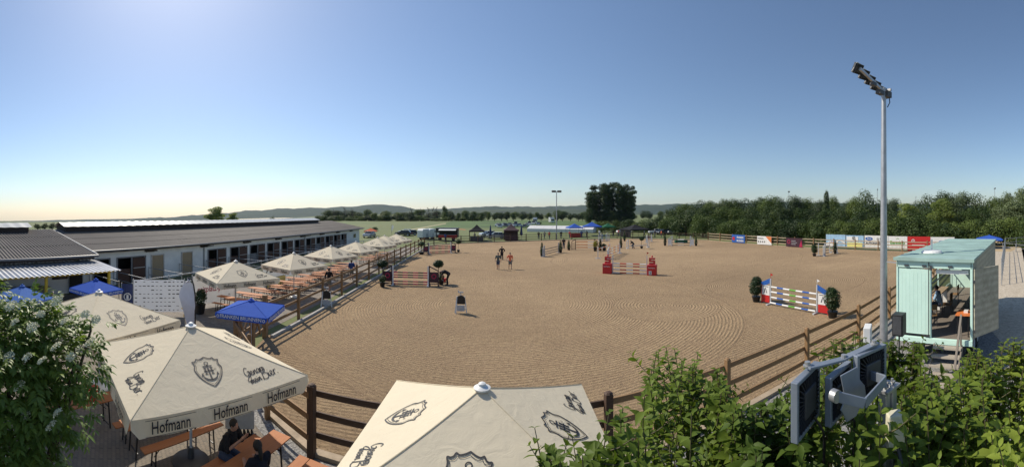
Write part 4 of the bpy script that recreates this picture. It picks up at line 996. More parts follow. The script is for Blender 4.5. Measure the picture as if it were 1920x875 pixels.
def sphere(mb, c, r_, n=10, Mx=None):
    vs = []; fs = []
    for i in range(n+1):
        a = math.pi*i/n
        for k in range(n):
            b = 2*math.pi*k/n; v = Vector((r_[0]*math.sin(a)*math.cos(b), r_[1]*math.sin(a)*math.sin(b), r_[2]*math.cos(a)))
            if Mx is not None: v = Mx @ v
            vs.append(Vector(c)+v)
    for i in range(n):
        for k in range(n): a, b = i*n+k, i*n+(k+1) % n; fs.append((a, b, b+n, a+n))
    mb.quadset(vs, fs)
def person(label, loc, rz, J, shirt, trousers, hair=None, sleeves=.5, shorts=False, cap=None, long_hair=False, near=False, group=None, sc=1.0):
    t_ = root('person', label, 'person', loc, rz, group); t_.scale = (sc,)*3
    hd = J['head']; up = (J['top']-J['neck']).normalized(); face = Vector((0, 1, 0)); face = (face-up*face.dot(up)).normalized()
    if 'face' in J: face = (J['face']-up*J['face'].dot(up)).normalized()
    side = up.cross(face)
    C = [[(J['pelvis'], .125), (J['waist'], .115), (J['chest'], .14), (J['neck']-up*.05, .075), (J['neck'], .052), (hd-up*.04, .052)]]
    ex = [(hd+up*.005, (.078, .095, .115), 12, Matrix((side, face, up)).transposed()), (hd-up*.045+face*.03, (.055, .06, .06)), (hd+face*.10-up*.01, (.014, .02, .025)), (hd+side*.078, (.012, .02, .03)), (hd-side*.078, (.012, .02, .03))]
    for s_ in 'lr':
        C.append([(J['chest']+(J['sh'+s_]-J['chest'])*.5, .075), (J['sh'+s_], .062), (J['el'+s_], .043), (J['ha'+s_].lerp(J['el'+s_], .12), .028)])
        C.append([(J['hi'+s_], .092), (J['kn'+s_], .058), (J['kn'+s_].lerp(J['an'+s_], .3), .056), (J['an'+s_], .038)]); C.append([(J['an'+s_]-Vector((0, 0, .03)), .042), (J['to'+s_], .035)])
        h_, e_ = J['ha'+s_], J['el'+s_]; d = (h_-e_).normalized(); a_ = d.cross(Vector((0, 0, 1)) if abs(d.z) < .8 else Vector((0, 1, 0))).normalized(); b_ = a_.cross(d)
        C.append([(h_, .03), (h_+d*.07, .034)])
        for k in range(4):
            f0 = h_+d*.07+a_*(k-1.5)*.021; L_ = (.062, .072, .068, .052)[k]; C.append([(f0, .010), (f0+d*L_*.55+b_*.006, .009), (f0+d*L_*.9+b_*.026, .008)])
        C.append([(h_+d*.02+a_*.03, .012), (h_+d*.065+a_*.062+b_*.015, .010), (h_+d*.09+a_*.062+b_*.03, .009)])
    skin_mesh('body', C, M['skin'], t_, .010 if near else .02, ex)
    B_ = .014
    tors = [[(J['pelvis'], .135+B_), (J['waist'], .122+B_), (J['chest'], .148+B_), (J['neck']-up*.06, .082+B_)]]
    for s_ in 'lr':
        e = J['sh'+s_].lerp(J['el'+s_], min(1, sleeves*2) if sleeves <= .5 else 1)
        c_ = [(J['chest']+(J['sh'+s_]-J['chest'])*.4, .08+B_), (J['sh'+s_], .066+B_), (e, .052+B_)]
        if sleeves > .5: c_.append((J['ha'+s_].lerp(J['el'+s_], .15), .034+B_))
        tors.append(c_)
    skin_mesh('shirt', tors, shirt, t_, .016 if near else .024)
    leg = []
    for s_ in 'lr':
        c_ = [(J['pelvis'], .12+B_), (J['hi'+s_], .097+B_), (J['kn'+s_], .064+B_)]
        if shorts: c_[-1] = (J['hi'+s_].lerp(J['kn'+s_], .85), .075+B_)
        else: c_.append((J['an'+s_], .05+B_))
        leg.append(c_)
    skin_mesh('trousers' if not shorts else 'shorts', leg, trousers, t_, .016 if near else .024)
    for s_ in 'lr': skin_mesh('shoe', [[(J['an'+s_]-Vector((0, 0, .04)), .052), (J['to'+s_], .044)]], M['shoe'], t_, .02)
    hb = MB(); Mx = Matrix((side, face, up)).transposed()
    sphere(hb, hd+up*.028-face*.018, (.092, .10, .108), 12, Mx); hc = hb.build('hair', hair or M['hair'], t_, smooth=True)
    if long_hair: skin_mesh('ponytail', [[(hd-face*.09, .05), (hd-face*.12-up*.12, .045), (hd-face*.11-up*.24, .02)]], hair or M['hair'], t_, .012)
    if cap: c_ = MB(); sphere(c_, hd+up*.045, (.098, .108, .085), 12, Mx); sphere(c_, hd+up*.05+face*.12, (.07, .08, .012), 8, Mx); c_.build('cap', cap, t_, smooth=True)
    return t_
def walk(st=.22, sw=.2, **kw):
    return joints(hil=(-.09, 0, .9), hir=(.09, 0, .9), knl=(-.10, st*.6+.03, .5), anl=(-.11, st, .09), tol=(-.12, st+.16, .05), knr=(.10, -st*.2+.04, .49), anr=(.11, -st, .10), tor=(.12, -st+.15, .04), ell=(-.27, -sw*.5, 1.14), hal=(-.28, -sw*.4, .90), elr=(.27, sw*.3, 1.14), har=(.28, sw+.05, .92), **kw)
def sit(arms=((-.2, .3, .85), (.2, .3, .85)), lean=.08):
    return joints(pelvis=(0, 0, .55), waist=(0, .02, .70), chest=(0, lean, .92), neck=(0, lean+.04, 1.09), head=(0, lean+.08, 1.22), top=(0, lean+.08, 1.34), shl=(-.19, lean, 1.04), shr=(.19, lean, 1.04), ell=(-.25, lean+.10, .80), elr=(.25, lean+.10, .80), hal=arms[0], har=arms[1], hil=(-.09, 0, .54), hir=(.09, 0, .54), knl=(-.12, .44, .50), knr=(.12, .44, .50), anl=(-.12, .40, .08), anr=(.12, .40, .08), tol=(-.12, .56, .04), tor=(.12, .56, .04))
def face_cam(p, off=0): return math.atan2(-p[0], p[1])+off         # 0 = looking away from the camera
p = (-5.55, 4.55); ps = PT(425, 862, .46)
person('seated man in a black patterned shirt raising both hands over the beer table', (-5.74, 5.92, 0), R(-84), sit(((-.10, .50, 1.02), (.08, .52, 1.04)), .18), mat('black_flecked_cotton', (.018, .018, .022), .9, .6, 40), M['jeans'], near=True)
person('seated woman with dark ponytail and navy shirt seen from behind', (-4.40, 5.62, 0), R(72), sit(((-.16, .46, .82), (.16, .46, .82)), .16), mat('black_navy_cotton', (.012, .013, .022), .9, .2), M['jeans'], long_hair=True, near=True)
p = PT(617, 546); person('man in dark jacket and shorts walking behind the fence', (*p, 0), face_cam(p, R(-30)), walk(), M['shirt_black'], M['khaki'], sleeves=.9, shorts=True)
p = PT(659, 524); person('man in a blue shirt standing beside the beer tables', (*p, 0), face_cam(p, R(15)), joints(), M['shirt_blue'], M['khaki'], shorts=True)
p = PT(941, 487.5); person('man dressed all in black standing on the sand, hands on hips', (*p, 0), face_cam(p, R(10)), joints(ell=(-.36, -.06, 1.18), hal=(-.2, .08, 1.0), elr=(.36, -.06, 1.18), har=(.2, .08, 1.0)), M['shirt_black'], M['shirt_black'], sleeves=.9)
p = PT(934, 505); person('man in olive shirt and denim shorts walking on the sand, a stick in his hand', (*p, 0), face_cam(p, R(170)), walk(.18, .1), M['shirt_grey'], M['jeans'], shorts=True)
p = PT(956.5, 504.5); person('man in coral shirt and grey shorts walking on the sand', (*p, 0), face_cam(p, R(190)), walk(.15, .15, ) | {'har': Vector((.42, .15, 1.0)), 'elr': Vector((.32, 0, 1.2))}, M['shirt_orange'], M['khaki'], shorts=True)
p = PT(839, 534.5); person('person in black bending down to a potted plant at the plum coloured jump', (*p, 0), face_cam(p, R(85)), joints(pelvis=(0, -.10, .92), waist=(0, .05, 1.02), chest=(0, .26, 1.10), neck=(0, .43, 1.10), head=(0, .55, 1.06), top=(0, .66, 1.02), shl=(-.19, .36, 1.08), shr=(.19, .36, 1.08), ell=(-.2, .40, .80), elr=(.2, .40, .80), hal=(-.14, .46, .56), har=(.14, .46, .56), hil=(-.09, -.1, .9), hir=(.09, -.1, .9)), M['shirt_black'], M['black_cloth'], sleeves=.3)
p = PT(833, 529); tag(MB().lathe((p[0], p[1], .02), [(.13, 0), (.17, .3), (.175, .32)], 14).build('watering_can', M['red']), 'red watering can held by the bending person at the plum jump', 'watering can')
p = PT(100, 600); p = polar(99, 19.5); person('person in black with a dark cap under the tin canopy', (p.x, p.y, 0), face_cam(p, R(180)), joints(hal=(-.12, .28, 1.12), har=(.12, .28, 1.12)), M['shirt_black'], M['jeans'], cap=M['black'])
p = PT(1187, 465.5); person('dark clothed person crouching by the dark green jump', (*p, 0), face_cam(p, R(70)), joints(pelvis=(0, -.1, .72), waist=(0, 0, .86), chest=(0, .18, 1.02), neck=(0, .30, 1.12), head=(0, .38, 1.18), top=(0, .44, 1.28), shl=(-.19, .22, 1.08), shr=(.19, .22, 1.08), ell=(-.2, .35, .86), elr=(.2, .35, .86), hal=(-.12, .5, .7), har=(.12, .5, .7), hil=(-.09, -.1, .7), hir=(.09, -.1, .7), knl=(-.12, .22, .5), knr=(.12, .15, .45), anl=(-.12, .0, .08), anr=(.12, -.2, .08), tol=(-.12, .15, .03), tor=(.12, -.05, .03)), M['shirt_black'], M['jeans'])
p = PT(1057, 466); person('distant person in dark clothes beside the rustic jump', (*p, 0), face_cam(p), joints(), M['shirt_black'], M['jeans'])
p = tp(3.0, TW-.95); person('judge in a pale blue shirt sitting at the desk inside the trailer', (p.x, p.y, TF), TA+R(0), sit(), M['sky_blue'], M['jeans'])
# ------------------------------------------------------------------ potted plants
def leaf_cloud(n, lobes, size, rng, up=.3, flat=.0):
    """leaf-sized quads spread through lobes [(centre, radii)], pointed leaf shape"""
    lob = np.array([[*c, *r_] for c, r_ in lobes], dtype=float); wt = (lob[:, 3]*lob[:, 4]*lob[:, 5])**.67; k = rng.choice(len(lob), n, p=wt/wt.sum())
    d = rng.normal(size=(n, 3)); d /= np.linalg.norm(d, axis=1)[:, None]; rad = rng.uniform(.35, 1, n)**.45*rng.uniform(.86, 1.12, n)
    P = lob[k, :3]+d*lob[k, 3:]*rad[:, None]
    nn = d+rng.normal(size=(n, 3))*.42; nn[:, 2] += up; nn /= np.linalg.norm(nn, axis=1)[:, None]
    a = np.cross(nn, rng.normal(size=(n, 3))); a /= np.linalg.norm(a, axis=1)[:, None]; b = np.cross(nn, a)
    s_ = size*rng.uniform(.6, 1.3, n)[:, None]
    V = np.stack([P-a*s_, P-b*s_*.45+nn*s_*.12, P+a*s_, P+b*s_*.45+nn*s_*.12], 1).reshape(-1, 3)
    return V, np.arange(4*n).reshape(-1, 4)
RNG = np.random.default_rng(5)
def potted(name, label, kind, loc, group='potted plants at the jumps'):
    t_ = root(name, label, 'potted plant', (*loc, 0), 0, group)
    MB().lathe((0, 0, .01), [(.16, 0), (.22, .34), (.235, .36), (.20, .36)], 14).build('pot', M['pot'], t_, smooth=True)
    if kind == 'oval': lob = [((0, 0, 1.0), (.36, .36, .60)), ((.05, .03, 1.35), (.25, .25, .3)), ((-.06, 0, .7), (.30, .30, .25))]; st = .6; n = 3200
    elif kind == 'standard': lob = [((0, 0, 1.45), (.36, .36, .32)), ((.12, 0, 1.5), (.26, .26, .22)), ((-.14, .05, 1.42), (.25, .25, .2))]; st = 1.4; n = 1600
    elif kind == 'cone': lob = [((0, 0, .6), (.28, .28, .35)), ((0, 0, .95), (.23, .23, .4)), ((0, 0, 1.35), (.15, .15, .35))]; st = .9; n = 1600
    elif kind == 'bush': lob = [((0, 0, .62), (.28, .28, .26)), ((.12, 0, .75), (.2, .2, .2))]; st = .5; n = 900
    MB().tube([(0, 0, .3), (.01, 0, st)], .022, 6).build('stem', M['bark'], t_)
    V, Q = leaf_cloud(n, lob, .045 if kind != 'standard' else .055, RNG); np_mesh('foliage', V, Q, M['leaf_box'], t_)
    return t_
o1 = potted('potted_bush', 'clipped oval bush in a black pot left of the blue, white and red jump', 'oval', PT(1418, 566)); o1.scale = (1.3, 1.3, 1.02)
clone(o1, (*PT(1561, 596), 0), 1, 'clipped oval bush in a black pot right of the blue, white and red jump', scale=(1.35, 1.35, 1.04))
clone(o1, (*PT(1527, 480.5), 0), 2, 'clipped oval bush left of the spread jump near the hoardings', scale=(1.25, 1.25, 1.0))
s1 = potted('potted_standard_tree', 'round headed potted tree left of the plum coloured jump', 'standard', PT(717, 530)); s1.scale = (1.25, 1.25, 1.1)
clone(s1, (*PT(822, 530), 0), 1, 'round headed potted tree between jump wing and bending person', scale=(1.2, 1.2, 1.1))
clone(s1, (*PT(790, 477), 0), 2, 'round headed potted tree left of the far plum coloured jump', scale=(1.5, 1.5, 1.05))
clone(s1, (*PT(859.5, 473), 0), 3, 'slim round headed potted tree right of the far plum coloured jump', scale=(1.0, 1.0, 1.1))
clone(s1, (*PT(1203, 466), 0), 3, 'round headed potted tree beside the crouching person', scale=(1.1, 1.1, 1.15))
b1 = potted('potted_bush', 'low bushy potted plant left foot of the plum jump', 'bush', PT(717, 538))
clone(b1, (*PT(827, 534), 0), 2, 'low bushy potted plant at the feet of the bending person')
clone(b1, (*PT(375, 588), 0), 2, 'leafy plant in a black pot in front of the pink lettered banner', scale=1.5)
clone(b1, (*PT(252, 580), 0), 2, 'dark low shrub at the left foot of the white sponsor banner', scale=1.3)
clone(b1, (*PT(1133, 470), 0), 2, 'round potted bush right of the sunflower yellow bush', scale=(1.4, 1.4, 1.2))
c1 = potted('potted_conifer', 'slim potted conifer at the near end of the slanting rustic jump', 'cone', PT(1016, 481)); c1.scale = (1, 1, 1.15)
for (px, py), lab, s_ in (((1051, 474), 'slim potted conifer at the far end of the slanting rustic jump', 1.1), ((1066.5, 469), 'potted conifer left of the orange poled jump', .95), ((1125.5, 470), 'tall potted conifer right of the orange poled jump', 1.15), ((1164, 465), 'dark potted conifer behind the white spread jump', 1.1), ((1171, 452), 'dark potted conifer near the black gazebo', 1.3), ((1247, 460.5), 'slim potted conifer left of the white wing jump by the fence', 1.2), ((1305, 461), 'potted conifer right of the white wing jump by the fence', 1.0), ((1566, 476), 'dark potted conifer in the spread jump near the hoardings', 1.2)):
    clone(c1, (*PT(px, py), 0), px, lab, scale=(1.1, 1.1, s_))
yb = clone(b1, (*PT(1116, 471), 0), 1, 'yellow flowering potted bush right of the orange poles', scale=(1.3, 1.3, 1.7))
for ch in KIDS[yb.name]:
    if ch.name.startswith('foliage'): ch.data = ch.data.copy(); ch.data.materials[0] = leafmat('yellow_bush_leaves', [(.25, .24, .02), (.40, .34, .03), (.12, .16, .02)], .2)

# ------------------------------------------------------------------ show jumps
def pole_strip(p, q, r_, mats, n=9):
    mb = MB(); p, q = Vector(p), Vector(q)
    for k in range(n): mb.mi = k % len(mats) if len(mats) < 4 else k; mb.tube([p.lerp(q, k/n), p.lerp(q, (k+1)/n)], r_, 10, k in (0, n-1))
    return mb
def jump(name, label, a, b, group='show jumps on the sand'):
    a, b = Vector((*a, 0)), Vector((*b, 0)); t_ = root(name, label, 'jump', (a.x, a.y, .02), math.atan2((b-a).y, (b-a).x), group); return t_, (b-a).length
def wing(t_, x, sgn, post, panel, h_=1.5, w=.75, sloped=True, feet=None, infill='panel', top=None):
    fm = MB(); fm.box((x, 0, h_/2), (.09, .09, h_)).box((x+sgn*w, 0, h_*.38), (.07, .07, h_*.76)); fm.box((x, 0, .04), (.1, .7, .08)).box((x+sgn*w, 0, .04), (.08, .5, .08))
    if sloped: fm.bar((x, 0, h_-.05), (x+sgn*w, 0, h_*.74), .05, .08)
    fm.bar((x, 0, .15), (x+sgn*w, 0, .15), .05, .07); fr = fm.build('wing_frame', post, t_)
    x0, x1 = sorted((x+sgn*.05, x+sgn*(w-.04)))
    if infill == 'panel': pn = MB().box(((x0+x1)/2, 0, h_*.42), (x1-x0, .03, h_*.52)).build('wing_panel', panel, t_); return fr, pn, (x0+x1)/2
    if infill == 'bars':
        b = MB()
        for k in range(5): xx = x0+(x1-x0)*k/4; b.box((xx, 0, h_*.40), (.03, .03, h_*.55))
        pn = b.build('wing_bars', panel, t_); return fr, pn, (x0+x1)/2
    return fr, None, (x0+x1)/2
# plum and pink upright (near) and its twin (far)
def plum_jump(label, a, b):
    t_, L = jump('show_jump', label, a, b)
    for z in (1.02, .82, .64, .30, .10): pole_strip((.06, 0, z), (L-.06, 0, z), .05, [M['magenta'], M['black']], 7).build('pole', [M['magenta'], M['black']], t_)
    for x, s_ in ((0, -1), (L, 1)):
        fr, pn, cx = wing(t_, x, s_, M['darkpurple'], M['darkpurple'], 1.6, .72); mb = MB(); put2d(mb, stroke(arc2(0, 0, .17, 0, 360, 14), .08), lambda X_, Y_: Vector((X_, -.03, Y_)), 1, (cx, .75)); mb.build('ring_emblem', M['magenta'], pn)
        MB().box((x-s_*.09, -.06, .78), (.10, .06, 1.56)).box((x-s_*.09, -.06, .04), (.16, .8, .08)).build('stand', M['white'], t_)
    return t_
plum_jump('plum and pink upright jump with ring emblems beside the bending person', PT(735, 534), PT(805, 536))
plum_jump('far plum and pink upright jump in front of the food truck', PT(803, 476), PT(846, 474))
# blue/white/red
t_, L = jump('show_jump', 'upright jump with blue, white and green striped poles between two clipped bushes', PT(1445, 571), PT(1532, 588))
W_, Bl, Gn = M['white'], M['blue'], M['green']
for z, off in ((1.12, 0), (.80, 0), (.46, 0), (.14, -.35)): pole_strip((.05, off*.3, z), (L-.05, off*.3, z), .05, [W_, Bl, W_, Gn, W_, Bl, W_], 7).build('pole', [W_, Bl, W_, Gn, W_, Bl, W_], t_)
for x, s_, fl in ((0, -1, 'red'), (L, 1, 'white')):
    MB().box((x, 0, .82), (.07, .07, 1.64)).box((x, 0, .04), (.12, .8, .08)).build('stand', M['light_grey'], t_)
    pn = MB().box((x+s_*.42, 0, .86), (.66, .05, .62)).build('panel', M['white'], t_); MB().box((x+s_*.42, 0, .32), (.66, .05, .45)).box((x+s_*.75, 0, .6), (.06, .06, 1.2)).build('lower_panel', M['red'], t_)
    mb = MB(); put2d(mb, stroke([(-.12, -.16), (0, .17), (.12, -.16)], .05), lambda X_, Y_: Vector((X_, -.04, Y_)), 1, (x+s_*.42, .85)); put2d(mb, rect2(-.25, .24, .25, .27), lambda X_, Y_: Vector((X_, -.04, Y_)), 1, (x+s_*.42, .85)); mb.build('emblem', M['ink'], pn)
    mb = MB(); mb.quadset([(x+s_*.03, y, z) for y in (-.025, .025) for z in (1.35, 1.66)]+[(x+s_*.78, y, z) for y in (-.025, .025) for z in (1.02, 1.33)], [(0, 1, 3, 2), (4, 6, 7, 5), (0, 4, 5, 1), (2, 3, 7, 6), (1, 5, 7, 3), (0, 2, 6, 4)]); mb.build('sloping_board', M['blue'], t_)
    MB().tube([(x, 0, 1.6), (x, 0, 1.98)], .012, 5).quadset([(x, 0, 1.98), (x, 0, 1.80), (x+.2, 0, 1.89)], [(0, 1, 2)]).build('flag', M[fl], t_)
# red savings bank jump
t_, L = jump('show_jump', 'red and white poled jump between two red boxes topped with a big S', PT(1149, 513), PT(1213, 515.5))
for z in (.98, .74, .40, .10): pole_strip((.05, 0, z), (L-.05, 0, z), .05, [W_, M['red']], 5).build('pole', [W_, M['red']], t_)
S_shape = merge2(rect2(0, 0, .56, .13), rect2(0, .24, .56, .36), rect2(0, .47, .56, .60), rect2(.43, .13, .56, .24), rect2(0, .36, .13, .47))
for x, s_ in ((0, -1), (L, 1)):
    cx = x+s_*.50; MB().box((x, 0, .9), (.07, .07, 1.8)).build('stand', M['white'], t_)
    bx = MB().box((cx, 0, .48), (.86, .7, .96)).build('box', M['red'], t_, bevel=.02); mb = MB(); put2d(mb, text2d('Sparkasse', 0, 1, .01), lambda X_, Y_: Vector((X_, -.36, Y_)), .16, (cx, .66)); mb.build('lettering', M['white'], bx)
    mb = MB()
    for x0, z0, x1, z1 in ((0, 0, .56, .15), (0, .23, .56, .38), (0, .46, .56, .61), (.41, .1, .56, .3), (0, .3, .15, .5)): mb.box((cx-.28+(x0+x1)/2, 0, 1.0+(z0+z1)/2), (x1-x0, .25+.001*(x0+z0), z1-z0))
    sphere(mb, (cx, 0, 1.74), (.09, .09, .09)); mb.build('big_letter', M['red'], t_)
MB().tube([(L, 0, 1.8), (L, 0, 2.15)], .012, 5).quadset([(L, 0, 2.15), (L, 0, 1.95), (L+.2, 0, 2.05)], [(0, 1, 2)]).build('flag', M['red'], t_)
nb = MB().box((L+.38, -.40, .25), (.26, .03, .34)).build('number_board', M['white'], t_); mb = MB(); put2d(mb, text2d('3', 0, 1, .02), lambda X_, Y_: Vector((X_, -.42, Y_)), .32, (L+.38, .13)); mb.build('number', M['ink'], nb)
# rustic slanting jump
def simple_jump(label, a, b, poles, pm, post, infill='bars', n=1, h_=1.5, spread=0.0, w=.6, foot=True):
    t_, L = jump('show_jump', label, a, b)
    for z in poles: pole_strip((.05, 0, z), (L-.05, 0, z), .05, pm, n).build('pole', pm, t_)
    for x, s_ in ((0, -1), (L, 1)): wing(t_, x, s_, post, post, h_, w, True, infill=infill)
    if spread:
        for z in poles[:1]: pole_strip((.05, spread, z), (L-.05, spread, z), .05, pm, n).build('pole', pm, t_)
        for x, s_ in ((0, -1), (L, 1)): MB().box((x, spread, h_/2), (.08, .08, h_)).box((x, spread, .04), (.09, .7, .08)).build('stand', post, t_)
    return t_, L
simple_jump('rustic grey rail jump slanting away between two slim conifers', PT(1021, 481), PT(1047, 474), (.95, .6, .3), [M['old_wood']], M['light_grey'], 'bars')
simple_jump('orange and white poled jump before a yellow flowering bush', PT(1079, 468), PT(1114, 468), (1.25, .8, .35), [M['orange'], M['orange'], W_], M['fence_dark'], 'bars', 3, 1.7)
t_, L = simple_jump('white winged spread jump slanting away behind the red boxed jump', PT(1141, 485.5), PT(1161, 475.5), (1.2, .85, .5), [M['orange'], W_], M['white'], 'panel', 5, 1.5, 1.4)
simple_jump('low grey jump with thin stands beside the crouching person', PT(1178, 466), PT(1214, 464), (.4,), [M['light_grey']], M['light_grey'], None, 1, 1.5, 0, .3)
simple_jump('tall white posted jump with dark filler near the far fence', PT(1259, 461), PT(1294, 461.5), (1.1, .6, .15), [M['old_wood'], W_], M['white'], 'panel', 3, 1.75, 1.0)
simple_jump('white and grey striped upright jump by the black gazebo', PT(1213, 455), PT(1221, 453), (1.2, .8, .4), [W_, M['magenta']], M['white'], 'bars', 5, 1.6)
simple_jump('spread jump with white feet between two dark bushes near the hoardings', PT(1547, 480), PT(1567, 475), (1.1, .75, .35), [M['old_wood'], W_], M['light_grey'], 'bars', 3, 1.7, 1.0)
simple_jump('pale blue and grey striped tall jump right of the orange poled jump', PT(1127, 452), PT(1138, 451.5), (1.3, 1.0, .7, .4, .1), [M['sky_blue'], M['dark_grey']], M['light_grey'], 'bars', 3, 1.7)
mb = MB(); mbp = PT(1272, 459)
wt_ = root('water_tray', 'dark green filler trestle standing behind the tall white posted jump', 'filler', (*PT(1277, 456), .02), 0)
MB().box((0, 0, .35), (2.6, .5, .5)).build('tray', M['green_cloth'], wt_); MB().bar((-1.2, 0, .1), (-.9, 0, 1.5), .06).bar((1.2, 0, .1), (.9, 0, 1.5), .06).bar((-.9, 0, 1.45), (.9, 0, 1.45), .06).build('frame', M['green_cloth'], wt_)
# timing stands
def timer_stand(label, loc, rz):
    t_ = root('timing_stand', label, 'stand', (*loc, .02), rz, 'timing stands at the sand')
    MB().bar((-.22, 0, .95), (-.34, 0, 0), .06).bar((.22, 0, .95), (.34, 0, 0), .06).bar((-.30, 0, .25), (.30, 0, .25), .04).bar((-.22, -.02, .95), (-.26, -.32, 0), .04).build('frame', M['white'], t_)
    MB().box((0, -.02, .28), (.46, .03, .34)).build('lower_board', M['light_grey'], t_)
    mb = MB(); pr = [(-.26, .0), (.26, 0), (.26, .28)]+[(.26*math.cos(R(a)), .28+.22*math.sin(R(a))) for a in range(15, 180, 15)]+[(-.26, .28)]
    mb.prism([(x, .52+z) for x, z in pr], -.05, .06); mb.build('board', M['black'], t_)
    MB().tube([(0, 0, .95), (0, 0, 1.22)], .03, 8).box((0, -.02, 1.2), (.3, .06, .07)).tube([(-.14, -.02, 1.2), (-.14, -.02, 1.32)], .025, 6).build('sensor', M['light_grey'], t_)
    return t_
timer_stand('white timing stand with black rounded board alone in the middle of the near sand', PT(864, 587), R(4)); timer_stand('white timing stand with black rounded board against the left kerb', PT(612, 576), R(20))
# ------------------------------------------------------------------ beyond the arena
def gazebo(label, loc, rz, side, ze, za, cloth, walls=None, legs='black', counter=None):
    t_ = root('gazebo', label, 'gazebo', (*loc, 0), rz, 'folding gazebos beyond the arena'); h2 = side/2; mb = MB()
    N = 5; zs = [ze+(za-ze)*((k/N)**1.35) for k in range(N+1)]; vs = []
    for k in range(N+1):
        r_ = h2*(1-k/N)
        for j in range(16):
            u = j % 4/4; c_ = [(-1, -1), (1, -1), (1, 1), (-1, 1)]; a_, b_ = c_[j//4], c_[(j//4+1) % 4]; vs.append(((a_[0]+(b_[0]-a_[0])*u)*r_, (a_[1]+(b_[1]-a_[1])*u)*r_, zs[k]))
    mb.quadset(vs, [(k*16+j, k*16+(j+1) % 16, (k+1)*16+(j+1) % 16, (k+1)*16+j) for k in range(N) for j in range(16)])
    b = len(vs); cn = [(-1, -1), (1, -1), (1, 1), (-1, 1)]
    for i in range(4):
        a_, b_ = cn[i], cn[(i+1) % 4]; mb.quadset([(a_[0]*h2*1.005, a_[1]*h2*1.005, ze+.01), (b_[0]*h2*1.005, b_[1]*h2*1.005, ze+.01), (b_[0]*h2*1.01, b_[1]*h2*1.01, ze-.25), (a_[0]*h2*1.01, a_[1]*h2*1.01, ze-.25)], [(0, 1, 2, 3)])
    mb.build('roof', cloth, t_)
    for a_, b_ in cn: MB().bar((a_*h2*.97, b_*h2*.97, 0), (a_*h2*.97, b_*h2*.97, ze), .05).build('leg', M[legs], t_)
    if walls:
        w = MB()
        for s_ in walls:
            if s_ == 'back': w.box((0, h2*.96, ze/2), (side*.95, .03, ze*.95))
            if s_ == 'left': w.box((-h2*.95, 0, ze/2), (.03, side*.9, ze*.95))
            if s_ == 'right': w.box((h2*.95, 0, ze/2), (.03, side*.9, ze*.95))
        w.build('side_curtain', cloth, t_)
    if counter: MB().box((0, -h2*.85, .5), (side*.86, .4, 1.0)).build('counter', M[counter], t_)
    return t_
def vp(px, D): p = polar(px, D); return (p.x, p.y)
gazebo('dark pointed gazebo with white goods inside, left of the silver car', vp(894, 79), R(5), 3.2, 2.2, 3.45, M['black_cloth'], ['left', 'right'], counter='dark_grey')
gazebo('plum roofed pointed gazebo with a counter, right of the silver car', vp(958.5, 80.5), R(3), 3.2, 2.3, 3.6, mat('plum_canvas', (.10, .06, .065), .9, .1), ['back'], counter='darkpurple')
gazebo('blue gazebo with red stall below it at the far fence', vp(1077, 93), R(8), 3.5, 2.4, 3.3, M['blue_cloth'], None, counter='red')
gazebo('wide blue gazebo right of the other blue one', vp(1110, 98), R(-6), 4.6, 2.5, 3.6, M['blue_cloth'])
gazebo('dark green gazebo right of the two blue ones', vp(1140, 100), R(6), 3.4, 2.3, 3.2, M['green_cloth'])
gazebo('large black gazebo near the far corner of the sand', vp(1190, 92), R(12), 5.6, 2.0, 3.1, M['black_cloth'], ['left'])
# long white marquee
mq = root('marquee', 'very long low white marquee standing behind the far fence', 'marquee', (*vp(988, 119), 0), math.atan2((Vector(vp(1112, 112))-Vector(vp(988, 119))).y, (Vector(vp(1112, 112))-Vector(vp(988, 119))).x))
Lm = (Vector(vp(1112, 112))-Vector(vp(988, 119))).length; mb = MB()
for k in range(8):
    x0, x1 = Lm*k/8, Lm*(k+1)/8-.05; mb.quadset([(x, y, z) for x in (x0, x1) for y, z in ((0, 0), (0, 1.0), (2.5, 1.95), (5, 1.0), (5, 0))], [(0, 5, 6, 1), (1, 6, 7, 2), (2, 7, 8, 3), (3, 8, 9, 4)]+([(0, 1, 2, 3, 4)] if k == 0 else [])+([(9, 8, 7, 6, 5)] if k == 7 else []))
mb.build('canvas', M['white_cloth'], mq)
# food truck and white trailers
ft = root('food_truck', 'dark food truck with red lower panel and open white awning behind the fence', 'food truck', (*vp(817, 79.5), 0), R(0)); FW = 4.7
MB().box((FW/2, 1.1, 1.65), (FW, 2.2, 1.9)).build('body', M['black'], ft, bevel=.05)
MB().box((FW/2, 1.1, 2.66), (FW+.1, 2.3, .1)).build('roof', M['dark_grey'], ft); MB().box((FW*.55, -.03, .95), (FW*.85, .06, .7)).build('red_panel', M['red'], ft)
MB().box((FW*.56, -.05, 1.75), (FW*.7, .05, .8)).build('serving_hatch', M['stall_dark'], ft); MB().box((FW*.56, -.65, 2.38), (FW*.78, 1.3, .05), 0, Matrix.Rotation(R(10), 3, 'X')).build('awning', M['white'], ft)
MB().box((FW*.56, -.25, 1.3), (FW*.72, .35, .05)).build('counter', M['light_grey'], ft); MB().quadset([(FW, -.3, 2.5), (FW+1.6, -.3, 2.35), (FW+1.6, 1.5, 2.35), (FW, 1.5, 2.5)], [(0, 1, 2, 3)]).build('side_awning', M['orange_cloth'], ft)
for x in (.9, FW-.9): MB().tube([(x, 0, .38), (x, .25, .38)], .38, 16).build('wheel', M['tyre'], ft)
MB().box((.5, -.04, 1.5), (.5, .02, .5)).build('sign', M['white'], ft)
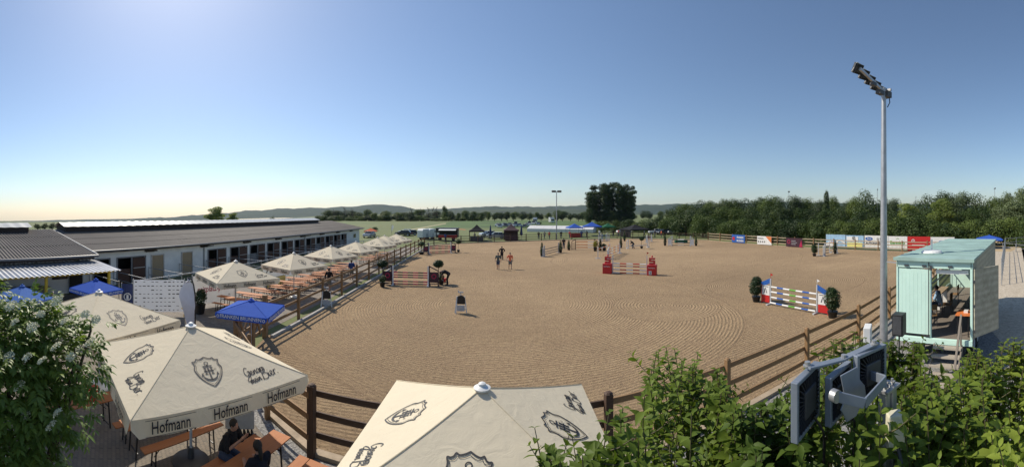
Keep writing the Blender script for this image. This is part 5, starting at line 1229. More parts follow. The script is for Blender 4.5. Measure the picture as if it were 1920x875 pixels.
def horse_trailer(label, loc, rz, sc=1.0):
    t_ = root('horse_trailer', label, 'trailer', (*loc, 0), rz, 'white trailers behind the fence'); t_.scale = (sc,)*3
    mb = MB(); pr = [(0, .5), (0, 2.1), (.25, 2.45), (2.4, 2.5), (2.9, 1.9), (3.0, .5)]; mb.prism(pr, 0, 1.8); mb.build('body', M['white'], t_, bevel=.06)
    MB().box((1.4, -.02, 1.0), (.5, .03, .9)).build('door', M['light_grey'], t_); MB().box((2.3, -.02, 1.8), (.5, .03, .3)).build('window', M['glass_dark'], t_)
    for x in (1.0, 1.8):
        for y in (.05, 1.55): MB().tube([(x, y, .35), (x, y+.2, .35)], .35, 14).build('wheel', M['tyre'], t_)
    MB().bar((3.0, .9, .45), (4.0, .9, .4), .08).build('drawbar', M['dark_grey'], t_); return t_
ht = horse_trailer('white horse trailer with grey door left of the food truck', vp(792.5, 82), R(60), .95)
clone(ht, vp(806, 83), R(70), 'white horse trailer squeezed between its twin and the food truck', scale=.95)
# cars
def car(label, loc, rz, paint, kind='estate', group='cars parked in the meadow'):
    t_ = root('parked_car', label, 'car', (*loc, 0), rz, group); L, Wd = 4.4, 1.8
    prof = {'estate': [(0, .35), (.02, .75), (.15, .95), (1.2, 1.02), (4.15, .98), (4.38, .7), (4.4, .35)], 'van': [(0, .35), (0, 1.0), (.4, 1.15), (4.3, 1.15), (4.4, .9), (4.4, .35)]}[kind]
    roof = {'estate': [(1.1, 1.0), (1.75, 1.42), (2.2, 1.47), (3.6, 1.44), (4.15, 1.02)], 'van': [(.5, 1.13), (1.1, 1.85), (1.5, 1.98), (4.2, 1.96), (4.35, 1.15)]}[kind]
    mb = MB(); n = len(prof); vs = []
    for y, ins in ((-Wd/2, .06), (-Wd/2+.06, 0), (Wd/2-.06, 0), (Wd/2, .06)):
        for x, z in prof: vs.append((x+(ins if x < 2 else -ins), y, z-(ins*.5 if z > .6 else 0)))
    for r_ in range(3):
        for i in range(n): j = (i+1) % n; mb_ = (r_*n+i, r_*n+j, (r_+1)*n+j, (r_+1)*n+i); mb.f.append(list(mb_)); mb.m.append(0)
    mb.v = [tuple(v) for v in vs]; mb.f.append(list(range(n))); mb.m.append(0); mb.f.append(list(range(3*n, 4*n))[::-1]); mb.m.append(0)
    mb.build('body', paint, t_, bevel=.03)
    g = MB(); m_ = len(roof); g.quadset([(x, -Wd/2+(.08 if i in (0, m_-1) else .2), z) for i, (x, z) in enumerate(roof)]+[(x, Wd/2-(.08 if i in (0, m_-1) else .2), z) for i, (x, z) in enumerate(roof)], [tuple(range(m_)), tuple(range(2*m_-1, m_-1, -1))]+[(i, i+m_, i+m_+1, i+1) for i in range(m_-1)])
    g.build('windows', M['glass_dark'], t_)
    rp = MB(); zz = [p for p in roof if p[1] > roof[0][1]+.3]; x0, x1 = zz[0][0], zz[-1][0]; zt = max(p[1] for p in roof); rp.box(((x0+x1)/2, 0, zt), (x1-x0, Wd-.42, .05)); 
    for xx in (x0, (x0+x1)/2, x1):
        for s_ in (-1, 1): rp.bar((xx, s_*(Wd/2-.19), zt), (xx+(-.25 if xx == x0 else .2 if xx == x1 else 0), s_*(Wd/2-.06), roof[0][1]), .06)
    rp.build('roof', paint, t_)
    for x in (.85, 3.5):
        for s_ in (-1, 1): w = MB().tube([(x, s_*(Wd/2-.2), .33), (x, s_*(Wd/2+.01), .33)], .33, 16).build('wheel', M['tyre'], t_); MB().tube([(x, s_*(Wd/2), .33), (x, s_*(Wd/2+.02), .33)], .2, 12).build('rim', M['light_grey'], w)
    for s_ in (-1, 1): MB().box((.03, s_*.65, .72), (.08, .3, .14)).build('headlight', M['light_grey'], t_); MB().box((4.38, s_*.72, .78), (.06, .2, .16)).build('tail_light', M['red'], t_)
    return t_
cd_ = car('dark car parked beyond the last cream umbrella, nearer one', vp(741, 97), R(5), M['car_dark'])
cs = car('silver estate car between the two pointed dark gazebos', vp(912, 86), R(8), M['car_silver'])
cw = car('small white car with dark windows in the meadow car park', vp(931, 165), R(70), M['car_white'])
cv = car('white van parked at the left of the distant lorries', vp(1000, 190), R(80), M['car_white'], 'van')
clone(cd_, vp(753, 99), R(20), 'dark estate car parked right of another dark one beyond the umbrellas')
clone(cs, vp(746, 104), R(12), 'silver car parked behind the two dark cars by the white feather flag')
clone(cs, vp(900, 92), R(30), 'silver car half hidden behind the left dark gazebo')
clone(cd_, vp(935, 90), R(-10), 'dark car half hidden behind the plum roofed gazebo')
clone(cs, vp(686, 88), R(90), 'silver car beside the orange parasol at the gable end of the stable')
for i, (px, D, a, src) in enumerate(((938, 150, 100, cs), (944, 170, 80, cw), (949, 158, 95, cd_), (955, 172, 85, cs), (960, 160, 60, cw), (967, 175, 90, cv), (975, 162, 100, cs), (982, 150, 75, cd_), (988, 168, 90, cw), (993, 178, 90, cv), (1009, 185, 85, cs))):
    clone(src, vp(px, D), R(a), ORD[i]+' vehicle of the distant meadow car park, counted from its left', 'vehicles of the distant car park')
for i, (px, D, a, src, lab) in enumerate(((1158, 106, 20, cw, 'white car behind the green gazebo'), (1216, 104, -10, cw, 'white car right of the black gazebo'), (1232, 102, 15, cd_, 'dark car behind the far fence corner'), (1250, 103, 5, cs, 'silver car at the far fence corner beside the hedge'))): clone(src, vp(px, D), R(a), lab, 'cars behind the far corner of the sand')
crowd = [(1052, 86, M['shirt_black']), (1068, 88, M['red']), (1090, 89, M['shirt_blue']), (1100, 91, M['shirt_grey']), (1124, 92, M['white_cloth']), (1150, 93, M['shirt_black']), (1160, 95, M['red']), (1172, 90, M['shirt_grey']), (1208, 93, M['white_cloth']), (1228, 92, M['shirt_black']), (1240, 90, M['shirt_orange']), (1010, 84, M['shirt_black']), (1021, 85, M['khaki']), (1030, 84.5, M['red']), (890, 80.5, M['white_cloth']), (835, 76.5, M['shirt_blue'])]
for i, (px, D, sh_m) in enumerate(crowd):
    person(ORD[sorted(c[0] for c in crowd).index(px)]+' small spectator behind the far fence, counted from the left', (*vp(px, D), 0), R(rnd.uniform(0, 360)), walk(rnd.uniform(0, .2), .1), sh_m, M['jeans'], group='spectators behind the far fence')
def lorry(label, loc, rz, group='horse lorries in the meadow'):
    t_ = root('horse_lorry', label, 'lorry', (*loc, 0), rz, group); MB().box((1.0, 0, 1.5), (1.9, 2.3, 2.2)).build('cab', M['car_white'], t_, bevel=.1); MB().box((4.9, 0, 2.0), (5.6, 2.4, 2.9)).build('box_body', M['light_grey'], t_, bevel=.05)
    MB().box((.03, 0, 1.9), (.06, 2.0, .8)).build('windscreen', M['glass_dark'], t_)
    for x in (1.2, 5.8):
        for s_ in (-1, 1): MB().tube([(x, s_*1.0, .5), (x, s_*1.2, .5)], .5, 14).build('wheel', M['tyre'], t_)
    return t_
lo = lorry('grey horse lorry standing above the long white marquee', vp(1003, 215), R(85)); clone(lo, vp(1036.5, 225), R(95), 'dark fronted horse lorry beside the distant light mast')
# closed parasols
for px, D, lab in ((919.5, 80, 'closed blue parasol beside the left pointed gazebo'), (977.5, 81, 'closed blue parasol beside the plum roofed gazebo')):
    t_ = root('closed_parasol', lab, 'umbrella', (*vp(px, D), 0), 0, 'closed blue parasols'); MB().tube([(0, 0, 0), (0, 0, 3.3)], .04, 8).build('pole', M['light_grey'], t_); MB().lathe((0, 0, 0), [(.14, 1.0), (.32, 1.2), (.22, 2.2), (.12, 3.0), (.03, 3.35)], 10).build('canopy', M['navy'], t_)
# ------------------------------------------------------------------ light masts
def flood(mb, c, yaw, tilt, s=.5):
    Mx = Matrix.Translation(c) @ Matrix.Rotation(yaw, 4, 'Z') @ Matrix.Rotation(tilt, 4, 'X'); b = MB(); b.box((0, 0, 0), (s, .10, s*.9)); b.box((0, -.07, 0), (s*.55, .06, s*.5))
    for k in range(5): b.box((-s*.36+s*.18*k, -.075, 0), (.015, .05, s*.8))
    b.xform(Mx); st = len(mb.v); mb.quadset(b.v, b.f)
MP = polar(1657, 14.4)
lm = root('light_mast', 'tall grey floodlight mast left of the mint trailer, reaching high into the sky', 'light mast', tuple(MP), 0, 'floodlight masts')
MB().tube([(0, 0, 0), (0, 0, 5), (0, 0, 10.63)], [.165, .13, .09], 20).build('mast', M['grey_metal'], lm, smooth=True)
a_, b_ = Vector((.1, .03, 10.5)), Vector((-1.83, -.22, 10.75)); MB().bar(a_, b_, .09).bar(a_+Vector((0, .3, .05)), a_-Vector((0, .3, -.05)), .09).build('crossbar', M['grey_metal'], lm)
for k in range(5):
    c = (b_+(a_-b_)*(k*.235))+Vector((.05, .14, .05)); mb = MB(); flood(mb, c, R(-10), R(35), .38); mb.build('floodlight', M['dark_grey'], lm); MB().bar(c+Vector((0, -.12, .14)), c+Vector((0, .12, -.12)), .38, .02, (0, .7, .7)).build('reflector_rim', M['light_grey'], lm)
MB().box((.12, -.05, 10.4), (.3, .3, .22)).box((-.55, -.2, 10.28), (.3, .2, .14)).box((-1.15, -.3, 10.4), (.22, .16, .12)).build('control_gear', M['dark_grey'], lm)
MB().tube([(.1, 0, 10.6), (.22, -.1, 10.45), (.2, -.15, 10.1), (.08, -.12, 9.9)], .02, 6).build('cable', M['black'], lm)
e = tp(0, TW, 3.95)-MP; MB().bar((0, 0, 3.95), e, .04).build('stay', M['grey_metal'], lm)
lm2 = root('light_mast', 'slim distant floodlight mast behind the far fence near the blue gazebos', 'light mast', (*vp(1043.5, 84), 0), 0, 'floodlight masts')
MB().tube([(0, 0, 0), (0, 0, 10.8)], [.14, .08], 10).build('mast', M['grey_metal'], lm2); MB().bar((-.9, 0, 10.7), (.9, 0, 10.7), .1).build('crossbar', M['grey_metal'], lm2)
for x in (-.85, -.4, .4, .85): mb = MB(); flood(mb, Vector((x, -.1, 10.75)), R(180), R(-30), .5); mb.build('floodlight', M['dark_grey'], lm2)
for px, D, y, lab in ((1645, 150, 355, 'far floodlight pole above the trees left of the tall grey mast'), (1717, 150, 369, 'far floodlight pole above the trees right of the tall grey mast'), (1865, 150, 353, 'far floodlight pole above the trees at the right edge'), (1479, 170, 359, 'far floodlight pole rising over the trees right of centre')):
    t_ = clone(lm2, vp(px, D), R(30), lab, scale=(1, 1, (H+D*(400-y)/F)/10.8))
# speaker and small cabinet by the mast
sp = root('loudspeaker', 'black loudspeaker box beside the foot of the tall mast', 'loudspeaker', (*vp(1686, 12.5), 0), TA); MB().box((0, 0, 2.1), (.4, .38, .72)).build('cabinet', M['black'], sp, bevel=.02); MB().tube([(0, 0, 0), (0, 0, 1.75)], .03, 8).build('stand', M['dark_grey'], sp); MB().box((-.21, 0, 2.1), (.02, .3, .6)).build('grille', M['dark_grey'], sp)
sb_ = root('switch_box', 'pale grey switch box on a pole before the tall mast', 'switch box', (*vp(1627, 11.4), 0), R(30)); MB().box((0, 0, 2.0), (.5, .22, .75)).build('box', M['white'], sb_, bevel=.02); MB().tube([(0, 0, 0), (0, 0, 1.65)], .04, 8).build('pole', M['grey_metal'], sb_); MB().box((.3, 0, 1.75), (.5, .35, .06), 0, Matrix.Rotation(R(20), 3, 'Y')).build('lid', M['grey_metal'], sb_)
tag(MB().lathe((tp(-.9, TW*.30+.0, 0).x, tp(-.9, TW*.30, 0).y, .78), [(.06, 0), (.08, .06), (.05, .12)], 10).build('warning_lamp', M['orange']), 'orange warning lamp on the wooden trailer steps', 'lamp') if False else None
# steel scaffold railing right of the trailer
rails('scaffold_railing', 'tall steel scaffold railing beyond the trailer at the right edge', [vp(1878, 30), vp(1885, 55), vp(1960, 62)], (.8, 1.5, 2.1), 2.6, .03, 'scaffold railings', 'railing')
rails('scaffold_railing', 'low steel railing round the second sand yard at the right edge', [vp(1880, 58), vp(1990, 50)], (.6, 1.2), 2.6, .025, 'scaffold railings', 'railing')

# ------------------------------------------------------------------ trees
def tree_kind(name, label, lobes, n, size, m, trunk, loc, group, limbs=5, rz=0, seed=1, tk=.3):
    rng = np.random.default_rng(seed); t_ = root(name, label, 'tree' if 'bush' not in name else 'bush', (*loc, ground_z(*loc)), rz, group)
    top = max(c[2]+r_[2] for c, r_ in lobes); tb_ = MB(); tb_.tube([(0, 0, 0), (.05*top*.1, 0, trunk), (0, 0, top*.75)], [tk, tk*.75, tk*.15], 8)
    for k in range(limbs):
        c, r_ = lobes[k % len(lobes)]; tb_.tube([(0, 0, trunk*.8+.1*k), ((c[0])*.5, c[1]*.5, (trunk+c[2])*.5), (c[0], c[1], c[2])], [tk*.5, tk*.3, tk*.1], 6)
    tb_.build('trunk', M['bark'], t_); V, Q = leaf_cloud(n, lobes, size, rng); np_mesh('crown', V, Q, m, t_); return t_
def blob(w, h, z0, n, seed, top=1.0, r0=.30, spread=.33):
    rr_ = random.Random(seed); L_ = [((0, 0, z0+h*.5), (w*.34, w*.34, h*.42))]
    for k in range(n):
        u = rr_.random(); z = z0+h*(.12+.80*u); rad = w*spread*(math.sin(math.pi*(.15+.8*u)))**.6*rr_.uniform(.7, 1.15); a = rr_.uniform(0, 6.28); s_ = w*r0*rr_.uniform(.55, 1.0)
        L_.append(((rad*math.cos(a), rad*math.sin(a), z), (s_, s_, s_*rr_.uniform(.7, 1.1))))
    return L_
def yof(D, z): return H-D*0+0
def ztop(D, y): return H+D*(400-y)/F
kinds = {}
def proto(k, *a, **kw): kinds[k] = (a, kw)
proto('round', blob(5, 4.8, 1.2, 14, 1), 2600, .20, 'leaf_dark', 1.3)
proto('round2', blob(5.4, 4.6, 1.0, 12, 2), 2600, .20, 'leaf_far', 1.1)
proto('broad', blob(11, 11, 1.5, 30, 3), 6500, .30, 'leaf_far', 2.0)
proto('broad2', blob(12, 10, 1.0, 28, 4), 6500, .30, 'leaf_dark', 2.0)
proto('broad3', blob(10, 12, 1.0, 26, 5), 6500, .28, 'leaf_willow', 2.0)
proto('shrub', blob(7.5, 4.4, .0, 22, 6, r0=.26, spread=.40), 7000, .17, 'leaf_far', .4)
proto('shrub2', blob(8.5, 4.2, .0, 24, 7, r0=.24, spread=.42), 7000, .17, 'leaf_far', .4)
proto('shrub3', blob(7, 5.0, .0, 20, 8, r0=.26, spread=.38), 6500, .18, 'leaf_dark', .4)
proto('light', blob(6, 10, .5, 24, 9, r0=.24, spread=.34), 6000, .24, 'leaf_light', 1.5)
proto('spire', [((0, 0, 2.5), (1.1, 1.1, 2.4)), ((0, 0, 6), (1.15, 1.15, 3)), ((.1, 0, 9.5), (.8, .8, 2.6))], 3500, .2, 'leaf_dark', .6)
def vase(seed):
    rr_ = random.Random(seed); L_ = []
    for k in range(7):
        a = k*2.4+rr_.uniform(-.4, .4); rad = rr_.uniform(1.2, 3.6); top = rr_.uniform(18.5, 22.5)
        for j in range(7):
            u = j/6; L_.append(((rad*(.25+.75*u**.7)*math.cos(a)+rr_.uniform(-.3, .3), rad*(.25+.75*u**.7)*math.sin(a), 3.5+(top-3.5)*u+rr_.uniform(-.8, .8)), (rr_.uniform(1.0, 1.75), rr_.uniform(1.0, 1.75), rr_.uniform(1.2, 2.0))))
    return L_
proto('poplar', vase(3), 8000, .34, 'leaf_dark', 5)
made = {}
def tree(k, px, D, top, wpx, label, group, name='tree', rz=None):
    """tree of a kind, its crown reaching picture height top and about wpx wide as seen from the camera"""
    (lobes, n, size, m, trunk), _ = kinds[k]; hz_ = max(c[2]+r_[2] for c, r_ in lobes); wz = 2*max(abs(c[0])+r_[0] for c, r_ in lobes)
    loc = vp(px, D); gz = ground_z(*loc); sz = (ztop(D, top)-gz)/hz_; sx = wpx*D/F/wz; rz = rnd.uniform(0, 6.28) if rz is None else rz
    if (k, name) not in made:
        o = tree_kind(name, label, lobes, n, size, M[m], trunk, loc, group, seed=len(made)+3); made[k, name] = o; o.rotation_euler.z = rz; o.scale = (sx, sx, sz); return o
    o = clone(made[k, name], (*loc, gz), rz, label, group, (sx, sx, sz)); return o
# big clump right of centre
for i, (dx, top, w, D) in enumerate(((1107, 357, 38, 226), (1120, 346, 40, 236), (1134, 341, 40, 226), (1148, 340, 38, 238), (1161, 342, 40, 226), (1174, 346, 38, 236), (1185, 355, 34, 227), (1104, 388, 22, 220), (1146, 394, 44, 222), (1170, 395, 40, 222), (1124, 393, 36, 222))):
    tree('poplar' if i < 7 else 'broad2', dx, D, top, w, ORD[i]+' tree of the tall dark clump right of the centre, counted from the left' if i < 7 else ('low dark tree filling the foot of the tall clump, number '+ORD[i-7]), 'tall dark tree clump')
# avenue of small round trees across the meadow
xs = [702, 727, 748, 770]+list(range(835, 1100, 13))
for i, px in enumerate(xs):
    px2 = px+rnd.uniform(-3, 3); tree(rnd.choice(['round', 'round2', 'round']), px2, 285+rnd.uniform(-8, 8), (398.5 if px < 780 else 398)+rnd.uniform(-1.8, 1.8), (24 if px < 780 else 14)*rnd.uniform(.9, 1.15), ORD[i]+' small round tree of the avenue across the meadow, counted from the left', 'avenue of small round trees')
# belt of mixed trees beyond the stable and meadow
i = 0
for px in list(range(612, 900, 13)):
    tree(rnd.choice(['broad', 'broad2', 'broad3', 'broad']), px+rnd.uniform(-4, 4), 335+rnd.uniform(-20, 30), 394+rnd.uniform(-3.5, 4)+(2 if px > 800 else 0), rnd.uniform(20, 30), ORD[i]+' mixed tree of the belt beyond the meadow, counted from the stable', 'tree belt beyond the meadow'); i += 1
for j, px in enumerate(range(900, 1270, 16)):
    tree(rnd.choice(['broad', 'broad2']), px+rnd.uniform(-4, 4), 420+rnd.uniform(-20, 40), 398+rnd.uniform(-2.5, 2)-(3 if 1040 < px < 1070 else 0)-(4 if px > 1200 else 0), rnd.uniform(18, 28), ORD[j]+' distant tree behind the avenue, counted from the left', 'distant trees behind the avenue')
for i, px in enumerate(range(600, 905, 11)):
    tree(rnd.choice(['shrub', 'shrub2', 'shrub3']), px+rnd.uniform(-3, 3), 292+rnd.uniform(-8, 8), (404 if px < 800 else 407)+rnd.uniform(-2, 2), rnd.uniform(22, 30), ORD[i]+' bush at the foot of the tree belt, counted from the stable', 'bushes at the foot of the tree belt', name='belt_bush')
tree('broad3', 834, 300, 384, 15, 'taller ragged tree standing out above the belt beyond the food truck', 'tree belt beyond the meadow', rz=1)
tree('light', 405, 150, 386.5, 44, 'pale green tree rising behind the stable roof', 'trees behind the stable'); tree('light', 437, 160, 398, 26, 'low pale tree right of the pale tree behind the stable roof', 'trees behind the stable')
for px, top in ((70, 418), (84, 417), (98, 416.5), (112, 418), (126, 419.5), (510, 404), (593, 404)): tree('round', px, 130, top, 18, ('dark treetop above the annex roof ridge, counted '+ORD[int((px-70)/14)]+' from the left' if px < 130 else 'dark treetop above the '+('middle' if px < 520 else 'far end')+' of the long stable roof'), 'dark treetops behind the stable roof')
tree('round2', 703, 125, 425, 18, 'lone dark bush in the meadow beside the orange parasol', 'meadow bushes', name='meadow_bush'); tree('round2', 1012, 190, 416, 9, 'tiny dark bush in the meadow near the horse lorries', 'meadow bushes', name='meadow_bush')
# bare twiggy tall shrubs
def bare_tree(label, loc, h_, group='bare twiggy trees in the belt'):
    t_ = root('bare_tree', label, 'tree', (*loc, 0), 0, group); mb = MB(); mb.tube([(0, 0, 0), (0, 0, h_*.95)], [.2, .04], 5)
    for k in range(26): z = h_*(.25+.7*rnd.random()); a = rnd.uniform(0, 6.28); l_ = h_*.22*(1.1-z/h_)+.6; mb.tube([(0, 0, z), (l_*math.cos(a)*.6, l_*math.sin(a)*.6, z+l_*.7), (l_*math.cos(a), l_*math.sin(a), z+l_*1.5)], [.09, .06, .03], 4, False)
    mb.build('branches', M['bark'], t_); return t_
bt = bare_tree('first bare twiggy tree above the belt, counted from the stable', vp(626, 300), 9)
for i, px in enumerate((646, 660, 771, 790, 803, 812, 818)): clone(bt, vp(px, 300+i*3), px, ORD[i+1]+' bare twiggy tree above the belt, counted from the stable', scale=(1, 1, 1.05+.2*rnd.random()))
# hedge of bushes behind the pale fence and the far corner
hx = [(1128, 118, 413, 34), (1152, 122, 411, 36), (1178, 120, 410, 38), (1206, 116, 409, 40), (1232, 112, 405, 40), (1256, 106, 404, 46), (1286, 98, 397, 56), (1318, 92, 399, 56), (1348, 86, 406, 58), (1376, 82, 409, 60), (1404, 80, 406, 62), (1434, 77, 408, 60), (1464, 75, 412, 66), (1494, 73, 408, 66), (1524, 71, 408, 66), (1556, 69, 412, 68), (1588, 68, 411, 70), (1620, 67, 409, 70), (1650, 66, 406, 66), (1682, 66, 404, 70), (1714, 66, 401, 76), (1748, 66, 408, 74), (1780, 67, 416, 74), (1812, 67, 409, 80), (1848, 68, 407, 80), (1882, 68, 404, 84), (1920, 66, 403, 90), (1960, 66, 400, 90)]
for i, (px, D, top, w) in enumerate(hx):
    tree(('shrub', 'shrub2', 'shrub3')[(i*7+i//3) % 3], px, D, top, w*1.15, ORD[i]+' bush of the dense hedge behind the far fence, counted from the left', 'hedge bushes behind the far fence', name='hedge_bush')
# taller wood on the right
wood_ = [(1268, 190, 381, 40, 'broad2'), (1290, 180, 379, 44, 'broad'), (1312, 175, 373, 42, 'broad2'), (1334, 170, 374, 40, 'broad'), (1356, 168, 371, 44, 'broad3'), (1378, 165, 370, 42, 'broad'), (1400, 162, 369, 44, 'broad2'), (1424, 160, 367, 46, 'broad'), (1446, 150, 364, 50, 'broad'), (1470, 120, 368, 44, 'broad2'), (1492, 130, 364, 46, 'broad3'), (1514, 132, 368, 40, 'broad'), (1536, 128, 372, 38, 'broad3'), (1549, 124, 356, 13, 'spire'), (1561, 140, 365, 34, 'broad'), (1588, 130, 374, 40, 'broad3'), (1606, 115, 366, 44, 'broad'), (1630, 100, 352, 58, 'broad2'), (1652, 118, 366, 36, 'broad2'), (1674, 130, 369, 40, 'broad3'), (1700, 110, 380, 50, 'light'), (1716, 122, 373, 40, 'broad2'), (1746, 118, 361, 50, 'broad2'), (1772, 112, 355, 60, 'broad'), (1766, 88, 371, 50, 'light'), (1800, 112, 356, 56, 'broad3'), (1832, 112, 359, 56, 'broad2'), (1862, 118, 366, 50, 'broad'), (1888, 120, 357, 40, 'broad3'), (1900, 85, 371, 84, 'broad3'), (1918, 118, 347, 56, 'broad3'), (1950, 100, 350, 80, 'broad')]
for i, (px, D, top, w, k) in enumerate(wood_):
    tree(k, px, D, top, w*1.2, ('slim dark columnar tree' if k == 'spire' else ORD[i]+' tall tree' if k != 'light' else ORD[i]+' tall tree, pale green,')+' of the wood behind the hedge, counted from the left', 'tall trees of the wood on the right')
for i, (px, D, top, w) in enumerate([(1270+28*k, 135-k*1.8, 392-rnd.uniform(0, 8), 46) for k in range(12)]):
    tree(rnd.choice(['broad', 'broad2', 'broad3']), px, D, top, w*1.2, ORD[i]+' middle row tree between hedge and tall wood, counted from the left', 'middle row trees of the wood')
for i, px in enumerate(range(1610, 1900, 34)):
    tree(rnd.choice(['broad', 'broad2']), px, 92, 396-rnd.uniform(0, 8), 60, ORD[i]+' understorey tree right of the tall mast, counted from the left', 'understorey trees on the right')

# ------------------------------------------------------------------ foreground shrubs
def leaf_batch(P, D_, N_, Ln, Wd, droop=.35, fold=.25):
    """pointed, folded, drooping leaves: P base points, D_ directions, N_ upper-side normals"""
    n = len(P); D_ = D_/np.linalg.norm(D_, axis=1)[:, None]; S_ = np.cross(D_, N_); S_ /= np.linalg.norm(S_, axis=1)[:, None]+1e-9; N_ = np.cross(S_, D_)
    ts = np.array([0, .22, .5, .78, 1.0]); ws = np.array([.05, .75, 1.0, .55, .02]); V = np.zeros((n, 15, 3))
    for i, (t_, w_) in enumerate(zip(ts, ws)):
        c = P+D_*(Ln*t_)[:, None]-N_*(Ln*droop*t_*t_)[:, None]
        for j, s_ in enumerate((-1, 0, 1)): V[:, i*3+j] = c+S_*(s_*w_*Wd/2)[:, None]+N_*(abs(s_)*w_*Wd*fold)[:, None]
    q = np.array([(i*3+j, i*3+j+1, i*3+j+4, i*3+j+3) for i in range(4) for j in range(2)])
    return V.reshape(-1, 3), (q[None]+np.arange(n)[:, None, None]*15).reshape(-1, 4)
def topy(px):
    pts = [(960, 905), (1000, 880), (1036, 838), (1060, 868), (1085, 850), (1118, 828), (1135, 770), (1160, 760), (1190, 770), (1215, 715), (1232, 655), (1262, 640), (1290, 690), (1318, 638), (1345, 690), (1368, 745), (1400, 768), (1430, 755), (1465, 735), (1500, 740), (1530, 700), (1545, 645), (1590, 618), (1640, 640), (1700, 632), (1724, 640), (1738, 700), (1765, 722), (1790, 700), (1806, 668), (1828, 645), (1850, 672), (1880, 640), (1920, 628), (2100, 620)]
    for (a, ya), (b, yb) in zip(pts, pts[1:]):
        if a <= px <= b: return ya+(yb-ya)*(px-a)/(b-a)
    return 900
def dogwood(label, x0, x1, n, seed):
    n = int(n*.8)
    rg = np.random.default_rng(seed); rr_ = random.Random(seed); c = polar((x0+x1)/2, 4.0); t_ = root('dogwood_bush', label, 'bush', (c.x, c.y, 0), 0, 'leafy bushes along the bottom right'); o = Vector((c.x, c.y, 0))
    st = MB(); P, Dd, Nn, LL = [], [], [], []
    for k in range(n):
        px = rr_.uniform(x0, x1); ty = topy(px); edge = k % 3 == 0
        y = ty+(rr_.uniform(0, 14) if edge else 12+(960-ty)*rr_.random()**1.25); zt_ = (4.25 if edge else rr_.uniform(3.5, 4.2)); D = F*(H-zt_)/(y-YH)
        if not edge and rr_.random() < .45: D *= rr_.uniform(.8, 1.0); zt_ = H-D*(y-YH)/F
        D = min(max(D, 2.25), 5.6); zt_ = H-D*(y-YH)/F
        tip = polar(px, D, zt_)-o; base = Vector((tip.x*.75+rr_.uniform(-.35, .35), tip.y*.75+rr_.uniform(-.35, .35), 0)); ctrl = Vector((base.x, base.y, tip.z*.6))+Vector((rr_.uniform(-.1, .1), rr_.uniform(-.1, .1), 0))
        cur = [base*(1-u)**2+ctrl*(2*u*(1-u))+tip*u*u for u in [i/8 for i in range(9)]]
        st.tube(cur, [.014-.0012*i for i in range(9)], 5, False)
        def shoot(pts, ln, sp, l0):
            # leaf pairs from the tip down, each pair turned a quarter
            seg = pts[-1]-pts[-2]; d = seg.normalized(); a = d.cross(Vector((rr_.uniform(-1, 1), rr_.uniform(-1, 1), .1))).normalized(); b = d.cross(a); s_ = 0; q = 0; pos = pts[-1].copy(); i = len(pts)-2
            while s_ < ln and i >= 0:
                l_ = l0*(.45+.55*min(1, s_/(.25*ln)+.1))*rr_.uniform(.75, 1.2); v = a if q % 2 else b
                for sg in (-1, 1):
                    dd = v*sg*1.0+d*rr_.uniform(.25, .75)+Vector((rr_.uniform(-.25, .25), rr_.uniform(-.25, .25), rr_.uniform(-.35, .15))); P.append(pos); Dd.append(dd); nv = d*1.0-v*sg*.25+Vector((rr_.uniform(-.4, .4), rr_.uniform(-.4, .4), .35)); Nn.append(nv); LL.append(l_)
                pos = pos-d*sp; s_ += sp; q += 1
                if (pos-pts[i]).dot(d) < 0 and i > 0: i -= 1; d = (pts[i+1]-pts[i]).normalized()
            return
        shoot(cur, rr_.uniform(.5, .95), .085, .135)
        for j in range(rr_.randint(2, 4)):
            u = rr_.uniform(.55, .95); p = base*(1-u)**2+ctrl*(2*u*(1-u))+tip*u*u; a = rr_.uniform(0, 6.28); dr = Vector((math.cos(a), math.sin(a), rr_.uniform(.2, .8))).normalized(); l_ = rr_.uniform(.18, .4); e = [p, p+dr*l_*.5, p+dr*l_+Vector((0, 0, .04))]; st.tube(e, [.006, .005, .003], 4, False); shoot(e, l_*.95, .07, .105)
    st.build('stems', mat('green_brown_twigs', (.10, .085, .04), .7, .2), t_)
    n_ = len(P); P = np.array([tuple(p) for p in P]); Dd = np.array([tuple(p) for p in Dd]); Nn = np.array([tuple(p) for p in Nn]); LL = np.array(LL)
    V, Q = leaf_batch(P, Dd, Nn, LL, LL*.52, .28, .16); np_mesh('foliage', V, Q, M['leaf_dogwood'], t_, smooth=True); return n_
for lab, x0, x1, n, sd_ in (('leafy bush with a few sprigs over the nearest umbrella corner', 1020, 1200, 46, 21), ('leafy bush with two tall pointed shoots before the brown fence', 1180, 1390, 92, 22), ('low leafy bush left of the grey floodlight panels', 1380, 1540, 70, 23), ('leafy bush behind the grey floodlight panels and the tall mast foot', 1530, 1720, 110, 24), ('leafy bush in front of the trailer steps', 1700, 1850, 100, 25), ('leafy bush at the right edge before the shaded gravel', 1830, 2010, 100, 26)):
    dogwood(lab, x0, x1, n, sd_)
